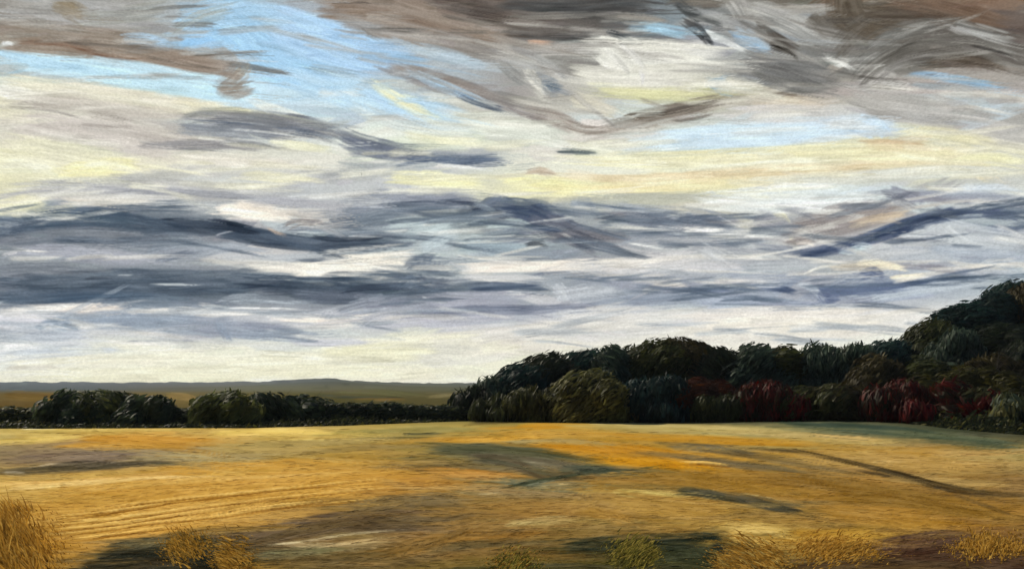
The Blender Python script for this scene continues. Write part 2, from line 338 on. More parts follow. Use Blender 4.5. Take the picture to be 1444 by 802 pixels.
SKY_TXT.append("""
# --- middle band of slate clouds: greys first
-20,275 80,268 200,266 330,275 480,270 ; 26 ; 172,172,178 ; col2=188,186,182 br=0.9
150,268 250,272 350,278 400,282 ; 12 ; 138,140,150 ; br=0.9
230,256 330,262 440,266 ; 14 ; 196,194,186 ; br=0.9
-20,300 40,286 80,284 ; 30 ; 224,220,184 ; col2=214,210,196 br=0.7
80,280 160,284 240,292 ; 14 ; 206,198,190 ; br=0.9
300,292 360,298 430,310 ; 26 ; 224,214,206 ; col2=232,222,212 br=0.6 soft=0.5
340,280 430,286 520,292 ; 12 ; 168,168,176 ; br=0.9
-20,326 40,312 120,304 200,312 280,322 ; 28 ; 78,92,110 ; col2=92,102,118 br=0.5
60,306 130,299 200,306 ; 14 ; 74,88,106 ; br=0.6
-20,344 60,332 160,330 260,334 ; 26 ; 124,128,138 ; col2=106,114,128 br=0.8
200,318 300,318 380,336 480,344 ; 28 ; 80,90,106 ; col2=66,76,92 br=0.6
290,312 330,320 380,332 ; 14 ; 56,64,78 ; br=0.8
360,336 440,340 560,344 620,340 ; 22 ; 92,102,118 ; br=0.8
440,322 480,312 520,318 ; 20 ; 104,112,126 ; br=0.8
-20,358 60,354 150,360 260,372 ; 20 ; 164,166,178 ; col2=148,152,166 br=0.8
10,352 50,354 80,356 ; 4 ; 226,222,218 ; a=0.85
200,358 240,345 300,340 ; 16 ; 128,136,150 ; br=0.9
215,368 260,356 300,350 ; 12 ; 112,120,136 ; br=0.9
250,354 330,350 400,356 ; 14 ; 158,164,176 ; br=0.9
300,362 380,364 460,360 ; 12 ; 172,176,184 ; br=0.9
330,374 400,378 480,382 560,374 ; 20 ; 218,212,206 ; col2=226,220,210 br=0.6 soft=0.5
440,372 500,368 570,370 600,378 ; 18 ; 222,216,208 ; br=0.6
-20,382 60,376 130,384 190,378 ; 16 ; 118,124,136 ; br=1.0
-20,410 80,402 200,400 320,398 430,404 ; 38 ; 80,92,108 ; col2=96,106,122 br=0.6 soft=0.4
-20,424 60,420 160,416 250,420 ; 24 ; 78,94,114 ; col2=90,104,124 br=0.6
300,396 380,396 460,406 560,414 ; 26 ; 66,78,94 ; col2=84,94,110 br=0.6
400,414 470,416 540,418 ; 26 ; 96,104,120 ; br=0.7
110,396 130,392 190,388 ; 5 ; 48,56,70 ; a=0.7
205,400 240,401 300,402 ; 4 ; 214,218,222 ; a=0.85
160,388 180,388 195,387 ; 3 ; 206,210,214 ; a=0.8
390,394 440,396 480,398 ; 3 ; 228,226,220 ; a=0.8
480,405 530,404 580,396 600,404 650,402 ; 20 ; 70,80,98 ; col2=88,100,118 br=0.7
0,436 80,434 150,432 190,434 ; 12 ; 214,208,206 ; col2=226,222,218 br=0.7
80,440 140,434 180,430 ; 14 ; 218,206,200 ; br=0.6
190,438 260,436 340,442 400,440 ; 8 ; 224,218,214 ; br=0.8
330,424 400,426 470,426 ; 6 ; 170,178,190 ; br=0.8
300,436 340,434 440,436 ; 3 ; 236,236,236 ; a=0.9
-20,450 60,446 120,448 ; 24 ; 196,196,206 ; br=0.8
90,454 150,450 220,450 300,456 ; 26 ; 146,156,172 ; col2=134,146,164 br=0.6
50,464 80,450 130,458 ; 18 ; 132,146,164 ; br=0.6
220,456 300,462 380,464 440,460 ; 22 ; 146,152,168 ; br=0.8
200,470 260,476 320,474 ; 12 ; 158,162,176 ; br=0.9
300,452 320,462 326,482 ; 20 ; 148,156,172 ; br=0.8
390,446 430,448 470,448 ; 14 ; 230,218,210 ; br=0.6
160,482 230,480 300,482 ; 4 ; 108,116,132 ; a=0.7
130,480 200,484 300,486 ; 6 ; 224,220,216 ; br=0.8
330,470 380,468 430,474 ; 14 ; 138,148,166 ; br=0.9
0,488 40,488 66,492 ; 10 ; 220,220,222 ; br=0.5 soft=0.3
0,500 80,494 200,494 ; 16 ; 188,194,204 ; br=0.9
-20,470 40,472 130,478 ; 16 ; 172,178,190 ; br=0.9
400,482 480,484 560,478 ; 12 ; 190,190,198 ; br=0.9
# centre
480,284 560,278 640,280 700,290 ; 26 ; 146,150,162 ; col2=128,134,148 br=0.8
470,300 550,296 620,296 ; 20 ; 124,132,146 ; br=0.9
600,288 650,286 720,294 ; 8 ; 84,92,108 ; br=0.8
480,320 530,308 590,305 ; 22 ; 116,126,140 ; br=0.9
440,348 500,344 560,348 ; 18 ; 70,78,94 ; col2=84,94,108 br=0.8
480,340 520,332 560,330 ; 8 ; 198,200,204 ; br=1.0
540,320 590,314 650,312 ; 18 ; 176,188,194 ; br=0.8
560,336 620,320 650,316 ; 20 ; 178,190,196 ; br=0.9
590,350 625,336 655,324 ; 26 ; 166,178,188 ; col2=178,188,196 br=0.9 a=0.6 flow=0
670,300 700,282 740,300 ; 22 ; 100,110,128 ; br=0.8
700,290 760,296 790,310 ; 26 ; 82,94,116 ; col2=96,106,124 br=0.6
720,306 770,314 820,314 ; 26 ; 80,90,112 ; br=0.6
740,300 800,330 850,350 ; 40 ; 92,98,114 ; col2=112,112,122 br=0.7
660,300 690,296 720,308 ; 10 ; 60,68,84 ; br=0.8
680,320 730,316 760,330 ; 16 ; 168,180,184 ; br=0.8
640,345 700,350 760,352 ; 18 ; 150,164,176 ; br=0.8
690,360 770,360 840,348 ; 20 ; 140,148,160 ; br=0.9
735,346 760,344 780,350 ; 6 ; 50,54,62 ; a=0.8 br=0.8
760,330 830,336 900,340 ; 22 ; 106,106,116 ; col2=124,122,130 br=0.8
800,288 830,286 845,302 ; 18 ; 148,156,166 ; br=0.9
840,290 900,296 970,300 ; 14 ; 158,164,174 ; br=0.9
850,302 900,302 930,306 ; 10 ; 122,122,130 ; br=0.8
860,316 920,316 980,330 ; 24 ; 112,120,136 ; col2=128,134,148 br=0.7
920,318 960,322 1000,326 ; 5 ; 228,226,224 ; br=1.0
880,342 920,348 950,354 ; 4 ; 222,222,222 ; a=0.8
620,360 580,372 640,376 ; 24 ; 108,118,134 ; br=0.8
640,378 720,376 800,374 860,368 ; 18 ; 216,210,206 ; col2=224,214,206 br=0.7 soft=0.5
840,384 900,372 960,366 1010,360 ; 24 ; 208,202,200 ; col2=196,196,202 br=0.8
960,380 1020,374 1060,380 ; 14 ; 192,190,196 ; br=0.9
590,382 600,400 640,402 ; 14 ; 104,112,128 ; br=0.9
650,408 700,404 780,402 ; 14 ; 80,92,114 ; col2=94,104,124 br=0.6
640,392 720,390 790,392 ; 12 ; 196,196,200 ; br=0.9
570,390 580,398 588,400 ; 20 ; 118,128,144 ; br=0.7
480,412 500,408 560,406 ; 12 ; 64,74,90 ; br=0.7
590,422 660,424 760,420 ; 26 ; 160,160,174 ; col2=148,152,168 br=0.7
500,430 530,432 580,424 ; 30 ; 130,134,150 ; br=0.9
530,446 640,440 760,436 880,428 ; 14 ; 116,122,142 ; col2=132,138,156 br=0.8
590,415 610,424 640,428 ; 4 ; 206,210,214 ; a=0.8
600,436 700,432 800,434 ; 6 ; 104,110,130 ; br=0.9 a=0.7
500,456 600,452 720,450 ; 18 ; 174,174,186 ; br=0.9
780,420 840,410 880,408 ; 24 ; 172,176,186 ; br=0.8
780,400 790,410 796,428 ; 20 ; 184,188,198 ; br=1.0
900,412 940,402 980,404 ; 10 ; 214,206,202 ; br=0.7
820,432 900,424 1000,416 1080,412 ; 22 ; 142,150,166 ; br=0.8
760,446 860,440 960,436 ; 20 ; 182,184,192 ; br=0.9
560,478 700,470 840,458 1000,446 ; 26 ; 206,202,198 ; br=0.8
440,500 540,496 640,494 ; 26 ; 218,214,188 ; br=0.8
""")
SKY_TXT.append("""
# right part of the mid band
980,276 1060,270 1160,264 1240,262 ; 16 ; 206,212,214 ; br=0.8
960,280 1060,290 1160,288 1260,278 ; 24 ; 210,216,220 ; col2=222,224,224 br=0.6 soft=0.5
1090,292 1130,296 1150,308 ; 14 ; 156,158,166 ; br=0.9
960,300 1000,306 1040,316 ; 18 ; 132,138,152 ; br=0.8
940,322 1000,314 1060,308 ; 16 ; 150,150,158 ; br=0.8
960,324 1000,325 1030,322 ; 8 ; 228,226,224 ; br=1.0
1060,308 1100,318 1140,330 ; 30 ; 150,150,158 ; col2=138,140,150 br=0.7
1090,330 1150,318 1220,300 1290,288 ; 44 ; 138,132,134 ; col2=150,142,142 br=0.7 soft=0.45
1200,318 1240,308 1290,302 ; 16 ; 184,168,150 ; br=0.8
1180,312 1230,300 1290,290 ; 10 ; 148,140,138 ; br=0.9
1240,278 1310,276 1400,290 ; 18 ; 138,138,150 ; br=0.8
1280,272 1360,276 1450,276 ; 14 ; 152,158,172 ; br=0.9
1330,268 1400,264 1460,272 ; 12 ; 192,200,210 ; br=0.9
1250,264 1300,284 1290,296 ; 16 ; 136,138,152 ; br=0.8
1100,362 1160,356 1220,338 1280,316 1340,300 1400,298 1460,304 ; 20 ; 72,84,110 ; col2=86,96,120 br=0.5 soft=0.4
1220,338 1270,322 1310,308 1380,300 ; 10 ; 60,70,94 ; br=0.6
1380,296 1420,302 1444,312 ; 20 ; 90,100,124 ; br=0.7
1060,340 1100,346 1120,362 ; 20 ; 146,150,162 ; br=0.8
1040,336 1080,332 1100,340 ; 6 ; 222,222,222 ; br=0.9
1010,346 1060,352 1090,376 ; 20 ; 184,186,192 ; br=1.0
1120,344 1140,342 1150,350 ; 8 ; 214,204,198 ; br=0.9
960,350 1040,352 1100,364 ; 16 ; 158,160,168 ; br=0.9
1180,356 1210,350 1235,348 ; 12 ; 176,190,198 ; br=1.0
1200,360 1260,348 1330,344 ; 22 ; 182,184,190 ; br=0.8
1270,330 1320,326 1400,340 1460,350 ; 34 ; 184,188,194 ; col2=172,178,188 br=0.8
1320,310 1360,320 1444,335 ; 14 ; 168,174,184 ; br=0.9
1300,350 1380,356 1460,360 ; 22 ; 160,168,182 ; br=0.8
1060,364 1090,362 1110,368 ; 6 ; 220,220,220 ; br=0.9
1040,376 1120,374 1180,372 ; 22 ; 168,172,180 ; br=0.9
1130,388 1160,376 1200,374 ; 5 ; 214,212,206 ; br=1.0
1160,378 1200,376 1270,374 ; 12 ; 188,180,170 ; br=0.9
1200,376 1230,370 1290,380 ; 12 ; 222,212,190 ; br=0.7
1250,392 1290,388 1310,384 ; 8 ; 228,218,200 ; br=0.8
1210,388 1230,384 1252,396 ; 18 ; 104,114,140 ; br=0.7
1260,374 1310,376 1370,382 ; 12 ; 138,138,150 ; br=0.8
1340,376 1400,372 1450,376 ; 14 ; 164,172,184 ; br=0.9
900,404 1000,410 1070,406 1110,412 ; 8 ; 92,104,132 ; col2=110,120,144 br=0.7
1070,402 1100,406 1130,412 ; 12 ; 76,88,114 ; br=0.5
1060,396 1010,398 1080,398 ; 8 ; 180,178,186 ; br=0.9
1136,400 1180,410 1240,408 1320,396 1400,384 ; 16 ; 92,104,134 ; col2=108,120,146 br=0.6
1150,412 1168,418 1190,420 ; 20 ; 104,114,142 ; br=0.7
1120,398 1150,408 1166,432 ; 10 ; 176,182,194 ; br=1.0
960,428 1060,426 1140,424 ; 18 ; 158,166,184 ; br=0.7
1190,424 1260,416 1330,404 1420,392 ; 16 ; 176,184,196 ; br=0.8
1220,428 1290,418 1350,408 ; 6 ; 160,168,186 ; br=0.9
1040,454 1100,450 1160,452 ; 6 ; 182,182,190 ; a=0.5
900,446 1000,444 1150,440 1290,432 ; 18 ; 214,208,204 ; br=0.7
960,466 1080,460 1200,462 1290,446 ; 30 ; 218,212,204 ; br=0.7
-20,512 200,508 420,510 640,505 ; 20 ; 220,216,198 ; br=0.8
-20,535 200,532 420,526 640,530 ; 24 ; 228,223,198 ; col2=222,218,190 br=0.8
500,482 600,478 700,470 ; 12 ; 224,220,200 ; br=0.8
0,520 60,516 100,522 ; 8 ; 196,190,178 ; br=0.9 a=0.6
""")
SCRUB = ["""
590,350 615,338 640,326 ; 24 ; 176,188,196 ; br=1.1 var=34 a=0.6
665,286 690,292 705,302 ; 12 ; 150,160,170 ; br=1.2 var=50
560,285 640,284 700,288 ; 4 ; 60,68,84 ; br=0.9 a=0.7
700,292 745,298 790,316 ; 12 ; 66,78,102 ; br=0.9 var=30
735,318 765,322 800,326 ; 10 ; 70,82,106 ; br=0.9
740,344 765,340 775,346 ; 5 ; 44,48,58 ; br=1.1
450,322 470,328 500,342 ; 10 ; 150,152,160 ; br=1.1
400,300 440,306 470,302 ; 16 ; 186,180,176 ; br=1.0 var=36
440,316 456,310 470,314 ; 8 ; 222,218,214 ; br=0.9
400,324 412,312 470,316 ; 10 ; 128,120,120 ; br=1.0
375,320 390,328 410,332 ; 8 ; 178,160,148 ; br=1.0
430,330 480,338 560,334 ; 8 ; 54,62,76 ; br=1.0
0,318 90,302 190,310 ; 6 ; 58,74,92 ; br=0.9 a=0.7
0,324 100,316 200,322 260,328 ; 6 ; 62,78,96 ; br=0.9 a=0.7
280,316 330,322 380,330 ; 8 ; 48,56,70 ; br=1.0
180,346 220,334 270,330 ; 8 ; 104,110,124 ; br=1.1
0,390 60,386 140,384 200,388 ; 6 ; 92,98,110 ; br=1.2 var=40
0,402 100,404 200,398 300,396 ; 8 ; 66,78,94 ; br=1.1 var=40
300,400 380,404 440,406 ; 8 ; 60,72,90 ; br=1.1 var=36
60,425 120,420 240,416 ; 10 ; 66,84,106 ; br=1.0 var=36
0,415 30,412 62,416 ; 12 ; 96,108,126 ; br=1.1
300,430 330,420 400,424 ; 14 ; 158,166,178 ; br=1.1 var=34
470,440 510,428 560,420 ; 26 ; 140,146,160 ; br=1.2 var=40
510,456 540,440 600,436 ; 14 ; 170,172,184 ; br=1.2 var=36
560,404 580,390 590,402 ; 14 ; 96,108,126 ; br=1.1 var=36
650,408 700,406 770,402 ; 6 ; 66,78,102 ; br=1.0
785,404 792,414 798,430 ; 14 ; 190,194,202 ; br=1.3 var=44
60,450 76,456 120,466 ; 12 ; 124,138,156 ; br=1.0 var=34
300,455 318,470 330,486 ; 14 ; 130,142,160 ; br=1.2 var=36
940,300 980,308 1040,318 ; 8 ; 112,120,136 ; br=1.1 var=36
980,312 1040,314 1080,312 ; 5 ; 108,108,116 ; br=1.3
985,348 1010,360 1040,380 ; 18 ; 186,188,194 ; br=1.3 var=44
1000,346 1030,356 1060,376 ; 4 ; 214,214,216 ; br=1.2 a=0.7
1100,296 1130,302 1160,314 ; 10 ; 138,140,150 ; br=1.2 var=36
1060,312 1080,304 1100,300 ; 8 ; 132,136,146 ; br=1.2
1240,266 1262,280 1300,298 ; 14 ; 130,132,144 ; br=1.3 var=44
1120,362 1170,352 1230,332 ; 8 ; 64,76,102 ; br=1.1
1270,318 1330,302 1400,300 ; 6 ; 62,72,94 ; br=1.1
1400,318 1430,330 1460,346 ; 14 ; 184,186,192 ; br=1.3 var=40
1330,312 1350,330 1390,350 ; 16 ; 186,190,196 ; br=1.3 var=40
1200,348 1220,346 1236,352 ; 12 ; 196,206,212 ; br=1.4 var=44
1215,390 1232,382 1252,392 ; 12 ; 98,108,134 ; br=1.1
1252,400 1290,392 1310,386 ; 5 ; 230,222,206 ; br=1.3
1130,388 1150,378 1158,372 ; 3 ; 232,230,226 ; br=1.2
1150,410 1166,416 1190,420 ; 14 ; 96,106,134 ; br=1.0
# top right arcs
1190,112 1215,84 1250,60 1300,46 ; 20 ; 128,126,124 ; br=1.4 var=50
1205,118 1240,88 1280,66 1330,58 ; 20 ; 104,100,96 ; br=1.4 var=50
1225,116 1260,92 1300,80 1350,78 ; 18 ; 126,122,120 ; br=1.4 var=46
1170,80 1200,48 1240,20 ; 30 ; 100,94,88 ; br=1.2 var=34 a=0.7
1085,20 1120,34 1170,56 ; 14 ; 176,174,172 ; br=1.4 var=50
1060,14 1110,34 1160,58 1230,64 ; 16 ; 146,146,146 ; br=1.4 var=50
1030,0 1040,14 1048,30 ; 20 ; 160,158,156 ; br=1.5 var=50
1080,60 1110,66 1130,84 ; 14 ; 70,66,62 ; br=1.1 var=40
1180,60 1240,62 1290,64 ; 8 ; 160,158,156 ; br=1.3 a=0.6
1330,34 1370,46 1440,66 ; 10 ; 170,168,168 ; br=1.4 var=50
1330,30 1380,42 1440,56 ; 5 ; 60,54,52 ; br=1.1 a=0.7
1360,62 1410,74 1444,86 ; 5 ; 40,38,38 ; br=1.1 a=0.7
1160,80 1184,88 1214,104 ; 10 ; 200,198,196 ; br=1.5 var=50
1235,112 1262,120 1290,118 ; 10 ; 184,182,180 ; br=1.5 var=40
1080,92 1120,104 1176,124 ; 20 ; 106,104,104 ; br=1.2 var=44
1010,104 1060,112 1100,124 ; 10 ; 140,142,146 ; br=1.3
1290,150 1360,152 1440,172 ; 14 ; 178,174,172 ; br=1.4 var=36
1300,160 1380,168 1450,182 ; 8 ; 196,192,190 ; br=1.3 a=0.6
# centre scrubs
850,68 870,84 890,110 ; 16 ; 206,204,200 ; br=1.5 var=50
870,60 895,80 915,108 ; 14 ; 200,198,196 ; br=1.5 var=50
900,96 908,110 904,122 ; 14 ; 196,194,194 ; br=1.4 var=50
735,104 755,122 780,144 ; 24 ; 178,176,172 ; br=1.5 var=50
700,84 720,104 750,124 ; 20 ; 146,146,146 ; br=1.4 var=40
760,116 780,122 796,128 ; 16 ; 110,120,132 ; br=1.2 var=30
640,132 670,146 720,160 ; 8 ; 84,92,108 ; br=1.1
850,44 870,48 890,56 ; 10 ; 66,70,76 ; br=1.1
870,30 900,34 940,30 ; 6 ; 176,174,170 ; br=1.4
975,30 990,44 1010,70 ; 10 ; 66,68,72 ; br=1.0
962,32 1000,40 1050,44 ; 8 ; 92,92,94 ; br=1.2
780,168 830,186 900,178 ; 12 ; 150,138,130 ; br=1.2 var=34
940,172 980,168 1020,158 ; 6 ; 84,78,72 ; br=1.2
# blue gap scrubs
330,96 346,100 352,84 ; 16 ; 148,146,140 ; br=1.3 var=34
300,124 320,128 362,120 ; 14 ; 150,144,138 ; br=1.4 var=44
240,50 280,26 340,12 ; 20 ; 152,160,160 ; br=1.4 var=40
110,24 180,22 260,8 ; 24 ; 152,152,148 ; br=1.3 var=34
20,38 80,38 140,48 ; 10 ; 168,164,160 ; br=1.4 a=0.6
350,60 400,70 460,96 ; 12 ; 148,180,208 ; br=1.4 var=24
430,96 480,104 520,112 ; 14 ; 150,166,180 ; br=1.4 var=24
505,34 520,48 548,58 ; 3 ; 108,104,98 ; br=0.9 a=0.7
560,60 600,74 640,70 ; 12 ; 172,184,194 ; br=1.3
0,150 40,146 120,158 ; 10 ; 168,160,154 ; br=1.3
60,230 100,248 200,244 ; 10 ; 226,218,174 ; br=1.3 a=0.6
220,212 260,210 330,214 ; 5 ; 120,120,126 ; br=1.2
300,200 360,202 410,216 ; 6 ; 110,114,124 ; br=1.2
260,168 300,172 380,178 ; 8 ; 98,106,122 ; br=1.2
380,180 440,188 490,200 ; 12 ; 92,100,118 ; br=1.1 var=34
"""]
for t_ in SKY_TXT: run(sky, t_)
sky.smear(500, 60, 160, 10, 26, 0.45, 4, 13, ang=0.08, curve=0.05)
sky.smear(1200, 30, 90, 5, 12, 0.5, 5, 15, ang=0.12, curve=0.08)
for t_ in SKY_TXT: run(sky, t_, 0.72)
sky.smear(1500, 30, 90, 5, 14, 0.45, 4, 20, ang=0.10, curve=0.05)
sky.smear(2500, 14, 50, 2.5, 6, 0.4, 5, 12, ang=0.10, curve=0.05)

# broken lights and darks inside the cloud bank, laid along its drift
BREAKS = [(90, 268, 345, (214, 212, 208), 7, 20), (110, 285, 345, (88, 100, 118), 8, 24), (60, 355, 395, (222, 216, 208), 6, 18),
          (90, 380, 430, (82, 96, 114), 8, 20), (50, 430, 470, (216, 212, 208), 8, 22), (60, 435, 480, (150, 160, 174), 8, 24),
          (50, 200, 270, (226, 222, 200), 10, 26), (50, 110, 200, (210, 206, 198), 10, 28), (60, 20, 120, (168, 164, 160), 8, 26), (40, -10, 100, (100, 94, 90), 8, 22),
          (30, 490, 545, (230, 226, 204), 14, 34)]
for (n_, ya, yb, c_, wa, wb) in BREAKS:
    for _ in range(n_):
        x = rng.uniform(-200, 1650); y = rng.uniform(ya, yb)
        ix = int(np.clip(x - sky.x0, 0, sky.w - 1)); iy = int(np.clip(y - sky.y0, 0, sky.h - 1))
        loc = sky.rgb[iy, ix]
        if abs(loc.mean() - np.mean(c_)) > 75: continue
        th = math.atan2(sky.dy[iy, ix], sky.dx[iy, ix]) + rng.normal(0, 0.07); L_ = rng.uniform(60, 200); k_ = rng.normal(0, 0.035)
        q = [(x, y)]
        for i_ in range(3): q.append((q[-1][0] + math.cos(th + k_ * i_) * L_ / 3, q[-1][1] + math.sin(th + k_ * i_) * L_ / 3))
        sky.stroke(q, rng.uniform(wa, wb), np.array(c_) * 0.7 + loc * 0.3, a=0.62, br=1.2, soft=1.0, f0=0.3, f1=0.5, var=34, flow=False)
for t_ in SCRUB: run(sky, t_, 0.66, flow=False)
sky.bristles(2600, 20, 90, 2.0, 0.5, 16, -60, 560)
sky.punch(1.22, 22, 20, 250)
# full range of the evening light, slate rather than lavender
sky.rgb = np.clip((sky.rgb - 120) * np.array([1.15, 1.15, 1.12]) + np.array([127, 128.5, 125]), 20, 250)
sky.rgb = sky.rgb * 0.86 + sky.rgb.mean(2, keepdims=True) * 0.14

# sharp loaded-brush accents
run(sky, """
509,243 510,246 510,249 ; 3 ; 60,60,60 ; soft=1.5 f0=0.01 f1=0.01
1005,300 1040,318 1060,324 ; 3 ; 220,220,220 ; a=0.5
0,60 10,62 24,63 ; 5 ; 236,240,240 ; a=0.9
300,333 326,326 334,330 ; 3 ; 214,216,220 ; a=0.8
""")

def make_mesh(name, verts, faces, smooth=False):
    me = bpy.data.meshes.new(name)
    verts = np.asarray(verts, dtype=np.float32); faces = np.asarray(faces, dtype=np.int32)
    n, k = faces.shape
    me.vertices.add(len(verts)); me.vertices.foreach_set('co', verts.ravel())
    me.loops.add(n * k); me.loops.foreach_set('vertex_index', faces.ravel())
    me.polygons.add(n); me.polygons.foreach_set('loop_start', np.arange(0, n * k, k, dtype=np.int32))
    me.polygons.foreach_set('loop_total', np.full(n, k, dtype=np.int32))
    if smooth: me.polygons.foreach_set('use_smooth', np.ones(n, dtype=bool))
    me.update(calc_edges=True); me.validate()
    return me
def set_col(me, rgb, name='Col'):
    at = me.color_attributes.new(name, 'FLOAT_COLOR', 'POINT')
    a = np.ones((len(rgb), 4), dtype=np.float32); a[:, :3] = rgb
    at.data.foreach_set('color', a.ravel())
def link(name, me, mat=None, parent=None, **props):
    o = bpy.data.objects.new(name, me); COL.objects.link(o)
    if mat is not None: me.materials.append(mat)
    if parent is not None: o.parent = parent
    for k, v in props.items(): o[k] = v
    return o
def grid_faces(nr, nc):
    i = np.arange(nr - 1)[:, None] * nc + np.arange(nc - 1)[None, :]
    return np.stack([i, i + 1, i + nc + 1, i + nc], -1).reshape(-1, 4)

# materials -----------------------------------------------------------------
def new_mat(name):
    m = bpy.data.materials.new(name); m.use_nodes = True
    nt = m.node_tree; nt.nodes.clear(); return m, nt.nodes, nt.links

def sky_material():
    m, N, L = new_mat('painted_cloudy_sky')
    at = N.new('ShaderNodeAttribute'); at.attribute_name = 'Col'
    tc = N.new('ShaderNodeTexCoord')
    mp = N.new('ShaderNodeMapping'); mp.inputs['Scale'].default_value = (1, 1, 1.6)
    L.new(tc.outputs['Object'], mp.inputs['Vector'])
    n1 = N.new('ShaderNodeTexNoise'); n1.inputs['Scale'].default_value = 0.045; n1.inputs['Detail'].default_value = 2.5; n1.inputs['Roughness'].default_value = 0.65
    L.new(mp.outputs[0], n1.inputs['Vector'])
    mr = N.new('ShaderNodeMapRange'); mr.inputs['From Min'].default_value = 0.3; mr.inputs['From Max'].default_value = 0.7
    mr.inputs['To Min'].default_value = 0.89; mr.inputs['To Max'].default_value = 1.12
    L.new(n1.outputs['Fac'], mr.inputs['Value'])
    mul = N.new('ShaderNodeVectorMath'); mul.operation = 'SCALE'
    L.new(at.outputs['Color'], mul.inputs[0]); L.new(mr.outputs[0], mul.inputs['Scale'])
    em = N.new('ShaderNodeEmission'); em.inputs['Strength'].default_value = 1.0 / GAIN
    L.new(mul.outputs[0], em.inputs['Color'])
    out = N.new('ShaderNodeOutputMaterial'); L.new(em.outputs[0], out.inputs['Surface'])
    m.cycles.emission_sampling = 'NONE'
    return m
RS = 9000.0
def mirror(x, lo, hi):
    w = hi - lo; t = np.mod(x - lo, 2 * w); return lo + np.where(t > w, 2 * w - t, t)
azd = np.arctan((np.arange(-60, 1506, 1.25) - CX) / F)
az = np.concatenate([np.linspace(-1.35, azd[0], 120, endpoint=False), azd, np.linspace(azd[-1], 1.35, 121)[1:]])
ev = np.concatenate([np.arange(575, -30, -1.25), np.arange(-30, -250, -6.0)])
te = (HY - ev) / F                                    # tangent of elevation on the middle bearing
A, E = np.meshgrid(az, te)
px = CX + F * np.tan(np.clip(A, -1.2, 1.2)); px = mirror(px, -250, 1695)
Z = H + RS * E                                         # a wall of cloud round the horizon
wide = np.abs(A) > 0.62
py = HY - E * F / np.maximum(np.cos(A), 0.75)
rgb, _ = sky.sample(px, py)
V = np.stack([np.sin(A) * RS, np.cos(A) * RS, Z], -1).reshape(-1, 3)
me = make_mesh('sky', V, grid_faces(len(te), len(az)), True)
set_col(me, lin(rgb.reshape(-1, 3)))
link('sky', me, sky_material(), kind='structure')
print('sky', len(V))

# ------------------------------------------------------------------ TERRAIN
def ss(x, a, b): return sst((np.asarray(x, float) - a) / (b - a))
def field_edge(px):   # distance (along y) of the far edge of the field for a bearing given as photo column
    row = np.interp(px, [-300, 0, 360, 480, 640, 720, 950, 1100, 1200, 1300, 1444, 1700], [604, 604, 603, 600, 594, 592, 589, 591, 595, 601, 613, 630])
    return H * F / (row - HY)
def height(X, Y):
    X = np.asarray(X, float); Y = np.asarray(Y, float)
    z = 0.10 * (noise(X * 0.05 + 30, Y * 0.05 + 9) - 0.5) * ss(Y, 20, 45)
    # wooded rise on the right
    r = ss(X, 15, 95) * ss(Y, 88, 150) * 8.5
    r2 = ss(X, -5, 45) * ss(Y, 118, 190) * 3.0
    # rolling land behind
    hx = X / np.maximum(Y, 1)
    roll = 2.2 * ss(Y, 170, 420) * (noise(X * 0.004 + 7, Y * 0.004 + 3) - 0.35) * (1 - ss(Y, 900, 1600))
    ridge = np.exp(-((Y - 2300) / 520.0) ** 2) * (13 + 11 * np.exp(-((hx + 0.198) / 0.05) ** 2) + 5 * (noise(hx * 14 + 3, 0 * hx) - 0.3) + 3.0 * (noise(hx * 55 + 3, Y * 0.01) - 0.4) + 2.0 * (noise(hx * 190 + 3, Y * 0.02) - 0.5))
    ridge2 = np.exp(-((Y - 1250) / 260.0) ** 2) * (3.5 + 6.5 * np.exp(-((hx + 0.19) / 0.07) ** 2) - 3 * ss(-hx, 0.3, 0.45))
    dip = -6.0 * np.exp(-((Y - 1700) / 250.0) ** 2)
    return z + r + r2 + roll + np.where(Y > 0, ridge + ridge2 + dip * 0, 0)

